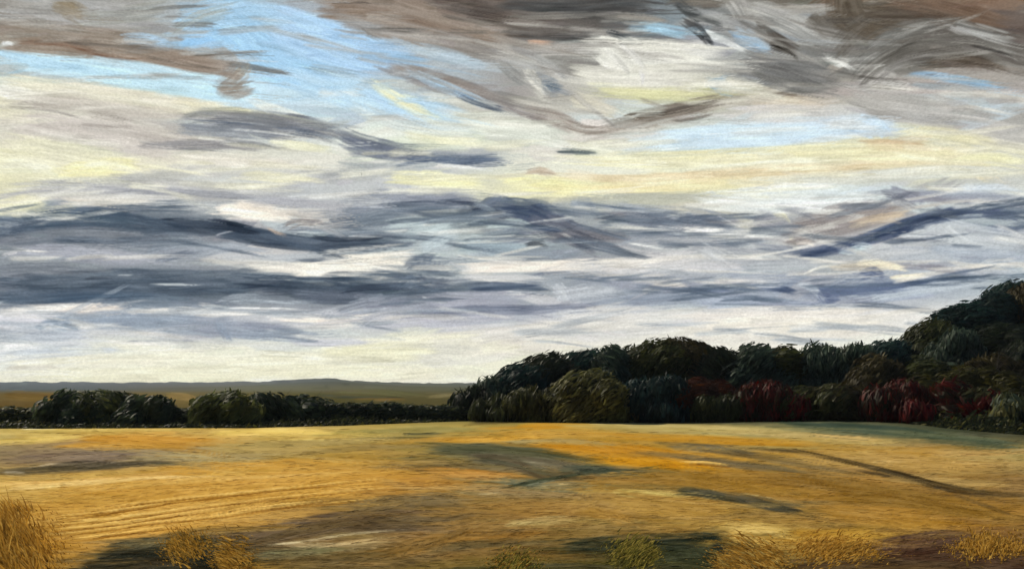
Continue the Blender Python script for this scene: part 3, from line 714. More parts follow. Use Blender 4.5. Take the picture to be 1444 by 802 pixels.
gnd = Canvas(-240, 1684, 528, 880)  # top rows paint bluish haze into the colour of the far hills
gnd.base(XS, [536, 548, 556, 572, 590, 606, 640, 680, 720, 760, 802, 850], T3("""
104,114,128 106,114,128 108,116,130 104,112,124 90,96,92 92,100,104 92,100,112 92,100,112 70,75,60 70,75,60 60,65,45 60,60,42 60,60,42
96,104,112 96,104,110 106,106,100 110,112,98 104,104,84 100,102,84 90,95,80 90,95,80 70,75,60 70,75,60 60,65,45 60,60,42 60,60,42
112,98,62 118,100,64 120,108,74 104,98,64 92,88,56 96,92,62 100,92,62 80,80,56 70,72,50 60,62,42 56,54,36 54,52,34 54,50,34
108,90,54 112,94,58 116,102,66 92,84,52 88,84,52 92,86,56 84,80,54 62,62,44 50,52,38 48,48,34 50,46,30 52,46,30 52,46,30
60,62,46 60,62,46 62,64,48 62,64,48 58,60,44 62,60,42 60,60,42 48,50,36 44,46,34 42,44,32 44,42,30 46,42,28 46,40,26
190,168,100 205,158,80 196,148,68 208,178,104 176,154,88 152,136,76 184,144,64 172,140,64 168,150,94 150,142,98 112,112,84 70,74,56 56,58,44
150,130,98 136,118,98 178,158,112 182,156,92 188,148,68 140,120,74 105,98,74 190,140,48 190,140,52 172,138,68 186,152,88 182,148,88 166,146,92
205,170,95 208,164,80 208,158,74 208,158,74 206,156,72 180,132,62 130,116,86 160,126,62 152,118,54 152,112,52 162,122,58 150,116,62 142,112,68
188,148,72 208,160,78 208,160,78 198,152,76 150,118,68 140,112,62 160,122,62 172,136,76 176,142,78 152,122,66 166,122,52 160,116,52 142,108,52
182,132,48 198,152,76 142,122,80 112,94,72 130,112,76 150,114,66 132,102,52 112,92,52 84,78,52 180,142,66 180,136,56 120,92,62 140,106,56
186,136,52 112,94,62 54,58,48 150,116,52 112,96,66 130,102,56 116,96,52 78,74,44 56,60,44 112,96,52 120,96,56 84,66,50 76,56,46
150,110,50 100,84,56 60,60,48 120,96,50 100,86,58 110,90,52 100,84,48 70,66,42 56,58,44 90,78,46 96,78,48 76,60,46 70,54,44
"""))
gnd.smear(220, 120, 300, 10, 26, 0.6, 5, 8, y0=600, ang=0.05, curve=0.06)
GT = """
# distance, left
0,556 60,560 130,566 ; 14 ; 122,102,58 ; a=0.8
230,558 270,562 290,572 ; 14 ; 142,122,80 ; a=0.8
460,552 540,552 620,560 ; 8 ; 104,104,72 ; a=0.7
490,564 540,563 590,566 ; 6 ; 124,102,58 ; a=0.7
430,556 500,560 600,562 ; 5 ; 70,76,66 ; a=0.7
600,562 640,556 650,560 ; 8 ; 126,118,86 ; a=0.6
# edge lights
0,610 100,606 220,606 340,606 ; 7 ; 214,188,110 ; col2=196,168,96
20,605 50,604 90,605 ; 3.5 ; 236,228,188 ; a=0.95 soft=0.8
-30,626 60,620 140,614 ; 10 ; 212,184,104 ; br=0.8
100,618 200,620 330,622 ; 16 ; 200,148,62 ; col2=190,142,62 br=0.6
60,630 180,628 300,632 ; 8 ; 196,150,70 ; br=0.8
290,612 360,608 440,610 500,612 ; 10 ; 230,200,112 ; col2=214,184,100 br=0.6
330,624 420,626 520,620 600,620 ; 10 ; 170,148,90 ; br=0.9
500,610 580,606 700,604 ; 8 ; 150,138,82 ; br=0.8
480,618 560,617 640,616 ; 2.5 ; 90,84,54 ; a=0.7
560,612 600,612 640,611 ; 3.5 ; 70,70,50 ; a=0.8
600,622 700,618 800,614 ; 10 ; 196,150,62 ; col2=206,160,70 br=0.7
720,602 800,598 860,602 ; 12 ; 188,138,44 ; br=0.6
820,598 880,597 960,602 ; 4 ; 208,184,122 ; a=0.85
760,600 900,602 1020,604 1140,612 ; 10 ; 176,156,94 ; br=0.8
720,612 840,612 940,616 ; 8 ; 190,148,66 ; br=0.8
840,614 960,618 1100,624 1200,626 ; 12 ; 186,138,48 ; br=0.6
1000,606 1100,612 1200,620 1300,620 ; 12 ; 182,160,104 ; col2=170,148,92 br=0.8
1140,614 1200,618 1260,622 ; 8 ; 196,166,108 ; br=0.8
1100,596 1200,604 1300,612 1400,622 1480,630 ; 14 ; 78,88,72 ; col2=98,100,72 br=0.8
1050,592 1150,600 1280,606 1400,620 ; 6 ; 52,64,56 ; br=0.9
1290,618 1380,624 1460,634 ; 10 ; 84,92,74 ; br=0.8
950,592 1010,590 1100,594 ; 6 ; 112,116,86 ; br=0.9
780,590 840,592 900,592 ; 2.5 ; 150,156,128 ; a=0.8
# left dark streaks
-30,668 40,664 120,660 200,652 290,654 ; 12 ; 104,92,68 ; col2=120,104,76 br=0.6
-20,650 80,644 180,642 280,648 ; 12 ; 140,120,98 ; col2=124,106,90 br=0.8
60,656 140,652 220,656 ; 8 ; 92,80,66 ; br=0.7
200,652 250,655 300,656 ; 4 ; 66,72,56 ; a=0.8
-10,663 40,660 80,654 130,657 180,649 240,650 ; 2.6 ; 226,206,174 ; a=0.75
0,667 20,666 44,668 ; 4 ; 222,206,180 ; a=0.8
160,646 240,642 330,646 420,646 ; 12 ; 180,160,112 ; br=0.9
-20,684 80,682 150,676 230,672 ; 9 ; 228,190,118 ; col2=214,172,96 br=0.6 imp=0.5
80,688 160,678 260,673 330,678 ; 7 ; 234,200,130 ; br=0.8 imp=0.5
200,660 320,658 440,652 560,656 ; 14 ; 202,154,68 ; br=0.7 imp=0.3
250,670 340,674 440,668 ; 5 ; 220,182,110 ; br=0.9
60,706 200,690 340,684 480,672 640,664 ; 26 ; 208,160,76 ; col2=200,150,66 br=0.6 imp=0.5
0,722 140,716 300,700 460,686 600,676 ; 30 ; 206,158,74 ; col2=214,168,84 br=0.6 imp=0.6
80,742 200,736 330,716 460,700 ; 26 ; 206,160,80 ; col2=216,172,92 br=0.6 imp=0.6
60,760 160,752 260,742 330,738 ; 20 ; 204,158,78 ; br=0.7 imp=0.5
60,730 200,714 360,698 480,690 ; 3 ; 170,118,44 ; a=0.8 imp=-1
60,737 160,730 300,712 470,696 ; 3 ; 236,194,112 ; a=0.8 imp=1.5
160,748 220,738 300,728 400,712 ; 3.5 ; 232,190,110 ; a=0.8 imp=1.5
120,748 180,746 240,738 ; 3 ; 168,118,48 ; a=0.7 imp=-1
80,744 120,741 190,733 ; 4 ; 228,186,104 ; a=0.8 imp=1.5
270,734 340,718 440,708 ; 3 ; 226,180,98 ; a=0.8 imp=1.5
# grey-green valley in the middle
600,632 680,636 760,640 830,656 ; 20 ; 96,96,72 ; col2=112,106,78 br=0.7
640,642 720,644 800,656 850,664 ; 22 ; 116,104,84 ; col2=98,94,74 br=0.8
780,664 830,662 880,660 ; 14 ; 62,74,64 ; col2=84,86,64 br=0.6
690,670 740,678 800,674 ; 14 ; 116,118,98 ; br=0.9
670,638 700,640 726,642 ; 2.5 ; 220,214,192 ; a=0.75
680,646 730,650 790,654 ; 2.5 ; 190,180,150 ; a=0.7
590,660 640,664 700,668 ; 10 ; 186,136,66 ; br=0.8
670,697 700,694 720,692 ; 3 ; 204,184,140 ; a=0.7
750,686 790,682 820,679 ; 3 ; 214,186,130 ; a=0.7
740,626 840,630 930,640 1020,656 ; 22 ; 194,140,44 ; col2=184,128,36 br=0.5 imp=0.3
820,644 900,650 980,656 1030,662 ; 16 ; 200,142,34 ; br=0.5 imp=0.5
980,651 1010,652 1032,656 ; 5 ; 216,158,48 ; br=0.6 imp=1
930,628 1010,632 1090,644 ; 10 ; 112,100,76 ; col2=130,116,84 br=0.8
700,622 800,622 900,630 ; 8 ; 170,152,104 ; br=0.9
870,636 960,644 1060,656 1180,672 ; 10 ; 130,110,76 ; col2=112,98,70 br=0.8
1040,630 1140,638 1240,660 1340,684 1460,700 ; 8 ; 84,70,44 ; col2=100,82,50 br=0.7
1180,656 1280,676 1360,694 1450,704 ; 6 ; 70,58,40 ; br=0.8
1100,640 1200,646 1330,654 1450,660 ; 22 ; 186,152,90 ; col2=176,140,76 br=0.7
1220,652 1240,650 1300,650 ; 3 ; 214,182,124 ; a=0.8
1240,670 1340,678 1450,684 ; 14 ; 176,144,86 ; br=0.8
900,668 1000,676 1100,690 1200,696 ; 22 ; 150,114,48 ; col2=164,124,54 br=0.7
1060,668 1160,680 1260,692 1340,706 ; 20 ; 150,112,50 ; col2=136,104,50 br=0.8
1160,700 1260,704 1380,720 1450,730 ; 26 ; 158,120,52 ; col2=146,110,50 br=0.7
1140,716 1240,726 1340,736 1400,740 ; 24 ; 166,122,48 ; col2=178,136,66 br=0.7
1330,690 1400,716 1450,732 ; 7 ; 110,86,50 ; br=0.8
# mid-right small dark wedge
950,690 1000,694 1036,706 ; 14 ; 72,74,56 ; col2=98,90,66 br=0.6
1030,700 1080,712 1140,722 ; 14 ; 96,90,72 ; col2=80,74,60 br=0.7
1060,700 1100,712 1150,724 ; 3 ; 60,54,48 ; a=0.8
1040,694 1080,700 1120,712 ; 3 ; 190,170,120 ; a=0.7
860,690 920,694 970,700 ; 14 ; 196,166,92 ; col2=208,186,110 br=0.7
860,692 876,694 890,696 ; 4 ; 228,214,140 ; a=0.85
830,678 900,688 960,690 ; 3 ; 120,100,56 ; a=0.8
# brown diagonal bank
330,764 400,750 480,734 560,730 640,736 ; 26 ; 116,96,72 ; col2=104,86,68 br=0.6
480,720 540,708 620,704 680,714 ; 20 ; 140,118,76 ; col2=120,102,74 br=0.7
380,752 460,740 540,744 620,746 ; 18 ; 104,88,70 ; br=0.7
350,770 420,764 500,752 620,742 ; 4 ; 212,196,160 ; a=0.8 br=0.6
400,774 470,768 560,754 ; 7 ; 206,178,130 ; br=0.9
360,782 420,778 500,772 ; 16 ; 124,122,92 ; col2=140,124,84 br=0.8
480,790 560,780 660,748 700,730 ; 22 ; 148,112,60 ; col2=160,124,68 br=0.8
700,742 760,734 830,732 ; 12 ; 190,168,116 ; col2=176,150,90 br=0.8
680,752 720,748 760,744 ; 6 ; 120,100,66 ; a=0.7
600,760 700,756 800,746 ; 14 ; 150,112,54 ; br=0.8
560,775 660,768 760,758 ; 12 ; 112,94,60 ; br=0.8
560,800 700,795 800,790 ; 24 ; 124,102,52 ; br=0.8
860,706 900,716 980,720 1060,716 ; 22 ; 180,142,70 ; br=0.8
820,716 880,730 900,740 ; 20 ; 166,128,62 ; br=0.9
900,736 960,742 1040,736 ; 16 ; 168,134,66 ; br=0.8
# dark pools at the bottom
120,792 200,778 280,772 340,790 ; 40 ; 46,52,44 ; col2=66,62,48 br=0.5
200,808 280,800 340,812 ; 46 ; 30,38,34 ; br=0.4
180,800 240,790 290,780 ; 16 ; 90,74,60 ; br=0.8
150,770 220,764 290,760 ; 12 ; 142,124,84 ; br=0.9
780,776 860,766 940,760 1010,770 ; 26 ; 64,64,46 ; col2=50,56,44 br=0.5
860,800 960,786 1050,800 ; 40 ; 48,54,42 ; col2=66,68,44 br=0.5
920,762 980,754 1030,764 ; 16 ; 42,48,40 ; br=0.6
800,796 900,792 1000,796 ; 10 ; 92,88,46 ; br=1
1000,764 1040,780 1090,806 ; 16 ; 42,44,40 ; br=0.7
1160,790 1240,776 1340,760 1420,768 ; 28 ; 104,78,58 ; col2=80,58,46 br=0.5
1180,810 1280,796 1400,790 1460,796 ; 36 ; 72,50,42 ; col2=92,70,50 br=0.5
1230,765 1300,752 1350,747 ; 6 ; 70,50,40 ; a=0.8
1140,812 1240,800 1340,800 ; 8 ; 130,104,60 ; br=1
1000,742 1080,746 1140,760 ; 20 ; 200,164,84 ; col2=214,186,116 br=0.7 imp=0.4
1020,750 1060,762 1100,770 ; 16 ; 206,170,92 ; br=0.8
1100,752 1180,756 1250,748 ; 20 ; 176,132,50 ; col2=186,146,62 br=0.7
1200,730 1280,740 1340,742 ; 14 ; 178,136,62 ; br=0.8
0,770 40,780 60,800 ; 60 ; 182,132,46 ; br=0.7
"""
run(gnd, GT)  # painted in: pale edge highlights, the wood's shadow strip, lit and dark ridge lines
gnd.smear(200, 60, 160, 5, 12, 0.45, 5, 10, y0=602, ang=0.03, curve=0.04, imp=0.15)
gnd.smear(500, 50, 160, 4, 10, 0.5, 5, 16, y0=600, ang=0.03, curve=0.03, imp=0.15)
run(gnd, GT, 0.8)
gnd.smear(700, 50, 180, 3, 9, 0.45, 5, 20, y0=600, ang=0.03, curve=0.03, imp=0.2)
gnd.smear(900, 30, 100, 2, 5, 0.45, 6, 14, y0=600, ang=0.03, curve=0.03, imp=0.2)
run(gnd, GT, 0.6)
gnd.smear(500, 20, 60, 1.4, 3, 0.6, 7, 10, y0=530, y1=600, ang=0.04, curve=0.04)

gnd.bristles(1500, 30, 150, 1.8, 0.45, 16, 600, 860, imp=0.5, ang=0.03)
run(gnd, """
330,768 400,752 480,738 560,732 640,730 700,712 ; 24 ; 102,84,62 ; col2=116,98,68 br=0.8
440,736 520,722 600,712 680,716 ; 16 ; 120,100,68 ; br=0.9
-20,664 60,660 140,656 220,652 300,655 ; 11 ; 88,78,58 ; col2=108,94,70 br=0.8
580,630 660,634 740,638 820,650 880,662 ; 16 ; 84,84,60 ; col2=104,98,68 br=0.8
650,640 720,650 780,668 840,664 ; 20 ; 100,88,68 ; col2=80,82,62 br=0.9
700,690 760,676 840,664 900,662 ; 8 ; 72,74,54 ; br=0.9
960,630 1060,644 1160,660 1260,676 ; 10 ; 110,92,60 ; col2=132,110,70 br=0.9
1120,636 1220,656 1330,684 1460,706 ; 8 ; 74,60,38 ; br=0.8
1180,690 1300,704 1440,732 ; 20 ; 136,102,46 ; col2=150,116,56 br=0.9
940,686 1000,694 1060,704 1150,724 ; 14 ; 76,72,52 ; col2=96,84,60 br=0.9
840,700 940,712 1040,722 ; 26 ; 182,146,78 ; col2=168,130,64 br=0.9
720,760 820,752 940,748 1040,742 ; 22 ; 140,112,60 ; br=1.0
460,800 540,782 640,752 700,728 ; 20 ; 142,108,56 ; col2=120,94,52 br=1.0
200,764 280,748 380,744 460,738 ; 14 ; 150,122,72 ; br=1.0
380,796 500,790 640,796 ; 24 ; 98,82,52 ; col2=120,98,58 br=0.9
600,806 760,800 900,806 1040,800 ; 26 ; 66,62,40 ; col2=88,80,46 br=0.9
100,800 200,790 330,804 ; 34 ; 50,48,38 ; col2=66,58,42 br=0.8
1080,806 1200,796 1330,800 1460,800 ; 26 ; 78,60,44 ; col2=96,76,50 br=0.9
60,700 180,686 320,676 460,668 620,658 ; 9 ; 224,182,102 ; br=1.1 imp=1
0,690 80,684 170,676 ; 8 ; 238,206,138 ; br=1.1 imp=0.8
340,606 420,607 500,610 ; 7 ; 232,204,120 ; br=0.9
860,598 1000,602 1140,612 ; 8 ; 176,158,104 ; br=1.0
""", 0.92)
gnd.bristles(600, 30, 150, 1.8, 0.4, 14, 640, 860, imp=0.2, ang=0.03)
# furrow ridges, lower left: lit crest and shaded side painted as pale and dark lines
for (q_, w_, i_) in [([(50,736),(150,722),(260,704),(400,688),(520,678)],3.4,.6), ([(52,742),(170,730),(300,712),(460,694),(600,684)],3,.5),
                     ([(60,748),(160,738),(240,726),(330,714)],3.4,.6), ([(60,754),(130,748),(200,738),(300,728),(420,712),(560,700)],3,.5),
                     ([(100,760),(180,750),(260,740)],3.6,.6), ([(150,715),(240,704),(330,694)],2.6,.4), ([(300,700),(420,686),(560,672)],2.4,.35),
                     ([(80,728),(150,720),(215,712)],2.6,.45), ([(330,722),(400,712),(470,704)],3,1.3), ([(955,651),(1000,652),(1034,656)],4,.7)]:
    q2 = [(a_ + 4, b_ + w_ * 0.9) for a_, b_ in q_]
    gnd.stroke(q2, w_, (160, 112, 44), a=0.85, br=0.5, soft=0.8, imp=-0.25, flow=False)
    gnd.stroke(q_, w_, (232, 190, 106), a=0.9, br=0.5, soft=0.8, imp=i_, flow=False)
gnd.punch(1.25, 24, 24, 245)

LIT = np.array([1.40, 1.38, 1.52])      # radiance of a white patch of ground under the sun and sky, after exposure
azg = np.arctan((np.arange(-90, 1536, 1.3) - CX) / F)
az = np.concatenate([np.linspace(-math.pi, azg[0], 140, endpoint=False), azg, np.linspace(azg[-1], math.pi, 141)[1:]])
rows = np.concatenate([np.arange(850, 560, -1.15), np.arange(560, 546.4, -0.45)])
rad = np.concatenate([[0.5, 2, 5, 9, 13], H * F / (rows - HY), [5200, 7000, 8600]])
rad = np.unique(np.round(rad, 4))
def terrain(name, r0, r1, mat):
    rr = rad[(rad >= r0) & (rad <= r1)]
    A, RR = np.meshgrid(az, rr)
    # rows run at constant distance across the view and round off at the sides
    k = 1 / np.maximum(np.cos(np.clip(A, -0.75, 0.75)), 0.7)
    k = np.where(RR > 5000, 1.0, k)
    X = np.sin(A) * RR * k; Y = np.cos(A) * RR * k
    Yp = np.maximum(Y, 0.5)
    px = CX + F * np.clip(X / Yp, -4, 4); px = mirror(px, -230, 1675)
    py = HY + H * F / np.maximum(RR, 1)
    Z = height(X, Y)
    # beyond the field the land rises and falls: its bands of colour, far haze painted in, follow the slopes
    py = np.where((RR > 300) & (Y > 1), HY - (np.minimum(Z, 60) - H) * F / Yp, py)
    py = np.where(py > 870, 870 - np.mod(py - 870, 50), py)
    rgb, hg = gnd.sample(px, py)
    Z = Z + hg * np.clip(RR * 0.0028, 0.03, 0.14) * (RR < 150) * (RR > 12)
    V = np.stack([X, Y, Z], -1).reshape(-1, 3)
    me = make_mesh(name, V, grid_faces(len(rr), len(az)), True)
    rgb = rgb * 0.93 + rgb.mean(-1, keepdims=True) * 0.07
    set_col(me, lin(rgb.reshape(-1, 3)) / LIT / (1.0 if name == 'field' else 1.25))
    return link(name, me, mat, kind='structure')

def ground_material(name, fine):
    m, N, L = new_mat(name)
    at = N.new('ShaderNodeAttribute'); at.attribute_name = 'Col'
    tc = N.new('ShaderNodeTexCoord')
    mp = N.new('ShaderNodeMapping'); mp.inputs['Scale'].default_value = (0.5, 1, 1)
    L.new(tc.outputs['Object'], mp.inputs['Vector'])
    n1 = N.new('ShaderNodeTexNoise'); n1.inputs['Scale'].default_value = fine; n1.inputs['Detail'].default_value = 5; n1.inputs['Roughness'].default_value = 0.7
    L.new(mp.outputs[0], n1.inputs['Vector'])
    mr = N.new('ShaderNodeMapRange'); mr.inputs['From Min'].default_value = 0.25; mr.inputs['From Max'].default_value = 0.75
    mr.inputs['To Min'].default_value = 0.82; mr.inputs['To Max'].default_value = 1.18
    L.new(n1.outputs['Fac'], mr.inputs['Value'])
    mul = N.new('ShaderNodeVectorMath'); mul.operation = 'SCALE'
    L.new(at.outputs['Color'], mul.inputs[0]); L.new(mr.outputs[0], mul.inputs['Scale'])
    bp = N.new('ShaderNodeBump'); bp.inputs['Strength'].default_value = 0.35; bp.inputs['Distance'].default_value = 0.03
    L.new(n1.outputs['Fac'], bp.inputs['Height'])
    b = N.new('ShaderNodeBsdfPrincipled'); b.inputs['Roughness'].default_value = 0.9; b.inputs['Specular IOR Level'].default_value = 0.0
    L.new(mul.outputs[0], b.inputs['Base Color']); L.new(bp.outputs[0], b.inputs['Normal'])
    out = N.new('ShaderNodeOutputMaterial'); L.new(b.outputs[0], out.inputs['Surface'])
    return m
SPLIT = rad[np.argmin(np.abs(rad - 132))]
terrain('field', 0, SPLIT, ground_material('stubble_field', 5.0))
terrain('hills', SPLIT, 1e9, ground_material('rough_pasture_hazed', 0.4))

# ------------------------------------------------------------------ FOLIAGE
def foliage_material():
    m, N, L = new_mat('brushed_foliage')
    at = N.new('ShaderNodeAttribute'); at.attribute_name = 'Col'
    b = N.new('ShaderNodeBsdfPrincipled'); b.inputs['Roughness'].default_value = 0.6; b.inputs['Specular IOR Level'].default_value = 0.12
    tc = N.new('ShaderNodeTexCoord')
    n1 = N.new('ShaderNodeTexNoise'); n1.inputs['Scale'].default_value = 3.0; n1.inputs['Detail'].default_value = 3
    L.new(tc.outputs['Object'], n1.inputs['Vector'])
    mr = N.new('ShaderNodeMapRange'); mr.inputs['From Min'].default_value = 0.3; mr.inputs['From Max'].default_value = 0.7
    mr.inputs['To Min'].default_value = 0.7; mr.inputs['To Max'].default_value = 1.3
    L.new(n1.outputs['Fac'], mr.inputs['Value'])
    mul = N.new('ShaderNodeVectorMath'); mul.operation = 'SCALE'
    L.new(at.outputs['Color'], mul.inputs[0]); L.new(mr.outputs[0], mul.inputs['Scale'])
    L.new(mul.outputs[0], b.inputs['Base Color'])
    tr = N.new('ShaderNodeBsdfTranslucent'); L.new(mul.outputs[0], tr.inputs['Color'])
    mx = N.new('ShaderNodeMixShader'); mx.inputs[0].default_value = 0.35; L.new(b.outputs[0], mx.inputs[1]); L.new(tr.outputs[0], mx.inputs[2])
    out = N.new('ShaderNodeOutputMaterial'); L.new(mx.outputs[0], out.inputs['Surface'])
    return m
def bark_material():
    m, N, L = new_mat('dark_bark')
    b = N.new('ShaderNodeBsdfPrincipled'); b.inputs['Roughness'].default_value = 0.9
    n1 = N.new('ShaderNodeTexNoise'); n1.inputs['Scale'].default_value = 8
    r = N.new('ShaderNodeValToRGB'); r.color_ramp.elements[0].color = (0.02, 0.015, 0.01, 1); r.color_ramp.elements[1].color = (0.07, 0.055, 0.04, 1)
    L.new(n1.outputs['Fac'], r.inputs['Fac']); L.new(r.outputs['Color'], b.inputs['Base Color'])
    out = N.new('ShaderNodeOutputMaterial'); L.new(b.outputs[0], out.inputs['Surface'])
    return m
def grass_material():
    m, N, L = new_mat('dry_long_grass')
    at = N.new('ShaderNodeAttribute'); at.attribute_name = 'Col'
    a = N.new('ShaderNodeBsdfDiffuse'); b = N.new('ShaderNodeBsdfTranslucent'); mx = N.new('ShaderNodeMixShader'); mx.inputs[0].default_value = 0.5
    L.new(at.outputs['Color'], a.inputs['Color']); L.new(at.outputs['Color'], b.inputs['Color'])
    L.new(a.outputs[0], mx.inputs[1]); L.new(b.outputs[0], mx.inputs[2])
    out = N.new('ShaderNodeOutputMaterial'); L.new(mx.outputs[0], out.inputs['Surface'])
    return m
GRASS = grass_material()
FOL = foliage_material(); BARK = bark_material()

# unit icosphere for the dark inner core added to crowns to block light
import bmesh
_bm = bmesh.new(); bmesh.ops.create_icosphere(_bm, subdivisions=3, radius=1.0)
ICO_V = np.array([v.co[:] for v in _bm.verts]); ICO_F = np.array([[v.index for v in f.verts] for f in _bm.faces]); _bm.free()

def flakes(P, D, N_, ln, wd, cols, bend=0.25):
    """bent leafy strokes: centre P, long direction D, normal N_; three cross rows, two quads each"""
    n = len(P)
    S = np.cross(D, N_); S /= np.linalg.norm(S, axis=1)[:, None] + 1e-9
    ln = ln[:, None]; wd = wd[:, None]
    a = P - D * ln * 0.5; b = P + N_ * ln * bend * 0.4; c = P + D * ln * 0.5 - N_ * ln * bend * 0.3
    V = np.stack([a - S * wd * .35, a + S * wd * .35, b - S * wd * .5, b + S * wd * .5, c - S * wd * .18, c + S * wd * .18], 1)
    i = np.arange(n)[:, None] * 6
    Fc = np.concatenate([i + np.array([0, 1, 3, 2]), i + np.array([2, 3, 5, 4])], 0)
    return V.reshape(-1, 3), Fc, np.repeat(cols, 6, 0)

def unit(v): return v / (np.linalg.norm(v, axis=-1, keepdims=True) + 1e-9)

def crown_mesh(name, w, dep, h, z0, cols, hatch, g, fl=0.55, fw=0.13, dens=1.0, nl=None, shape='dome'):
    """crown from z0 to h, w wide, dep deep: lobes + leafy strokes; hatch = stroke direction (x,z)"""
    ch = h - z0
    nl = nl or max(5, int(3 + w * 0.9))
    lob = []
    for k in range(nl):
        t = (k + 0.5) / nl
        x = (t - 0.5) * w * 0.72 + g.normal(0, w * 0.04)
        env = math.sqrt(max(0.12, 1 - (2 * x / w) ** 2)) if shape == 'dome' else 1 - 0.25 * abs(2 * x / w) + g.normal(0, .06)
        r = (0.24 + 0.12 * g.random()) * min(w, ch * 1.2)
        top = z0 + ch * env * (0.90 + 0.12 * g.random()) - r * 0.9
        lob.append((x, g.normal(0, dep * 0.15), max(top, z0 + r * .6), r, r * (0.8 + .35 * g.random())))
        z = top - r * 1.1
        while z > z0 + r * 0.3:
            lob.append((x + g.normal(0, r * 0.35), g.normal(0, dep * 0.2), z, r * (0.95 + .3 * g.random()), r * .95)); z -= r * 1.1
    Vs, Fs, Cs, Tri, TriC, off = [], [], [], [], [], 0
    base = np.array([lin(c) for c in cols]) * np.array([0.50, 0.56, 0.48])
    hx, hz = hatch; hn = math.hypot(hx, hz); hx, hz = hx / hn, hz / hn
    V4, F4, C4 = [], [], []
    o4 = 0
    coreV, coreF, coreC = [], [], []; oc = 0
    for (lx, ly, lz, r, rz) in lob:
        q = ICO_V * np.array([r, r * min(1.3, dep / w * 1.6 + .3), rz]) * 0.80
        q = q * (0.85 + 0.35 * noise(ICO_V[:, :1] * 3 + lx * 5 + 20, ICO_V[:, 2:] * 3 + lz * 3 + ICO_V[:, 1:2] * 2 + 40)) + np.array([lx, ly, lz])
        q[:, 2] = np.maximum(q[:, 2], 0.02)
        coreV.append(q); coreF.append(ICO_F + oc); oc += len(q)
        ci = base[g.integers(len(base))]
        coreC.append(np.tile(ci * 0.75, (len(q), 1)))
        area = 4 * math.pi * r * rz
        n = int(area * 6.5 * dens / (fl / 0.55) ** 1.3)
        nrm = unit(g.normal(size=(n, 3)) + np.array([0, -0.25, 0.15]))
        rr = 0.70 + 0.44 * g.random((n, 1)) ** 0.9
        P = np.array([lx, ly, lz]) + nrm * np.array([r, r * min(1.3, dep / w * 1.6 + .3), rz]) * rr
        Dv = unit(np.array([hx, 0, hz]) + g.normal(0, 0.22, (n, 3)) + 0.35 * np.cross(nrm, [0, 1, 0]) * np.sign(g.random((n, 1)) - .5))
        Dv = unit(Dv - nrm * (Dv * nrm).sum(1)[:, None] * 0.6)
        Nn = unit(nrm * 0.6 + np.array([0, -.3, 0]) + g.normal(0, .5, (n, 3)))
        ln = 1.6 * fl * (0.5 + 0.9 * g.random(n)); wd = 2.0 * fw * (0.3 + 0.9 * g.random(n))
        # light and dark clumps by leaf colour
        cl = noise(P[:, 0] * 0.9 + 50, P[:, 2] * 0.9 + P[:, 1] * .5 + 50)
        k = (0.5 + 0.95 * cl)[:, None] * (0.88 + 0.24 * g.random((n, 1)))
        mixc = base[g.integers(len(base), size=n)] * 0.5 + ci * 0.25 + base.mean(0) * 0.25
        keep = P[:, 2] > 0.05
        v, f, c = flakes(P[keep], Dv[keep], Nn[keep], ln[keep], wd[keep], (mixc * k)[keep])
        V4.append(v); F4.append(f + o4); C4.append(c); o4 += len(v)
    V4 = np.concatenate(V4); F4 = np.concatenate(F4); C4 = np.concatenate(C4)
    cv = np.concatenate(coreV); cf = np.concatenate(coreF); cc = np.concatenate(coreC)
    cf4 = np.concatenate([cf, cf[:, 2:3]], 1)  # triangles handled separately below
    me = bpy.data.meshes.new(name)
    nv = len(V4) + len(cv)
    loops = np.concatenate([F4.ravel(), (cf + len(V4)).ravel()]).astype(np.int32)
    tot = np.concatenate([np.full(len(F4), 4), np.full(len(cf), 3)]).astype(np.int32)
    st = np.concatenate([[0], np.cumsum(tot)[:-1]]).astype(np.int32)
    me.vertices.add(nv); me.vertices.foreach_set('co', np.concatenate([V4, cv]).astype(np.float32).ravel())
    me.loops.add(len(loops)); me.loops.foreach_set('vertex_index', loops)
    me.polygons.add(len(tot)); me.polygons.foreach_set('loop_start', st); me.polygons.foreach_set('loop_total', tot)
    me.update(calc_edges=True)
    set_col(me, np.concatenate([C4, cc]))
    return me

def tube(path, rads, k=7):
    V, Fc = [], []
    path = np.array(path, float)
    for i, p in enumerate(path):
        d = path[min(i + 1, len(path) - 1)] - path[max(i - 1, 0)]; d = unit(d)
        a = unit(np.cross(d, [0.3, 1, 0.1])); b = np.cross(d, a)
        for j in range(k):
            t = 2 * math.pi * j / k
            V.append(p + (a * math.cos(t) + b * math.sin(t)) * rads[i])
    for i in range(len(path) - 1):
        for j in range(k):
            Fc.append((i * k + j, i * k + (j + 1) % k, (i + 1) * k + (j + 1) % k, (i + 1) * k + j))
    return V, Fc
def trunk_mesh(name, h, w, r, g, stems=1):
    V, Fc = [], []
    def add(p, rr):
        v, f = tube(p, rr); o = len(V); V.extend(v); Fc.extend([tuple(i + o for i in q) for q in f])
    for s in range(stems):
        x0 = 0 if stems == 1 else g.normal(0, w * 0.12)
        lean = g.normal(0, 0.05) * h + x0
        pts = [(x0, 0, -0.25), (x0 + lean * .2, 0, h * .2), (x0 + lean * .6, g.normal(0, .1), h * .45), (lean, 0, h * .8)]
        add(pts, [r * 1.35, r, r * .75, r * .25])
        for k in range(5 if stems == 1 else 2):
            z = h * (0.25 + 0.11 * k); a = g.random() * 6.28; L = w * (0.22 + .12 * g.random())
            c = np.array([x0 + lean * z / h, 0, z])
            add([c, c + [math.cos(a) * L * .5, math.sin(a) * L * .4, L * .35], c + [math.cos(a) * L, math.sin(a) * L * .8, L * .9]], [r * .45, r * .3, r * .08])
    return make_mesh(name, V, Fc, True)

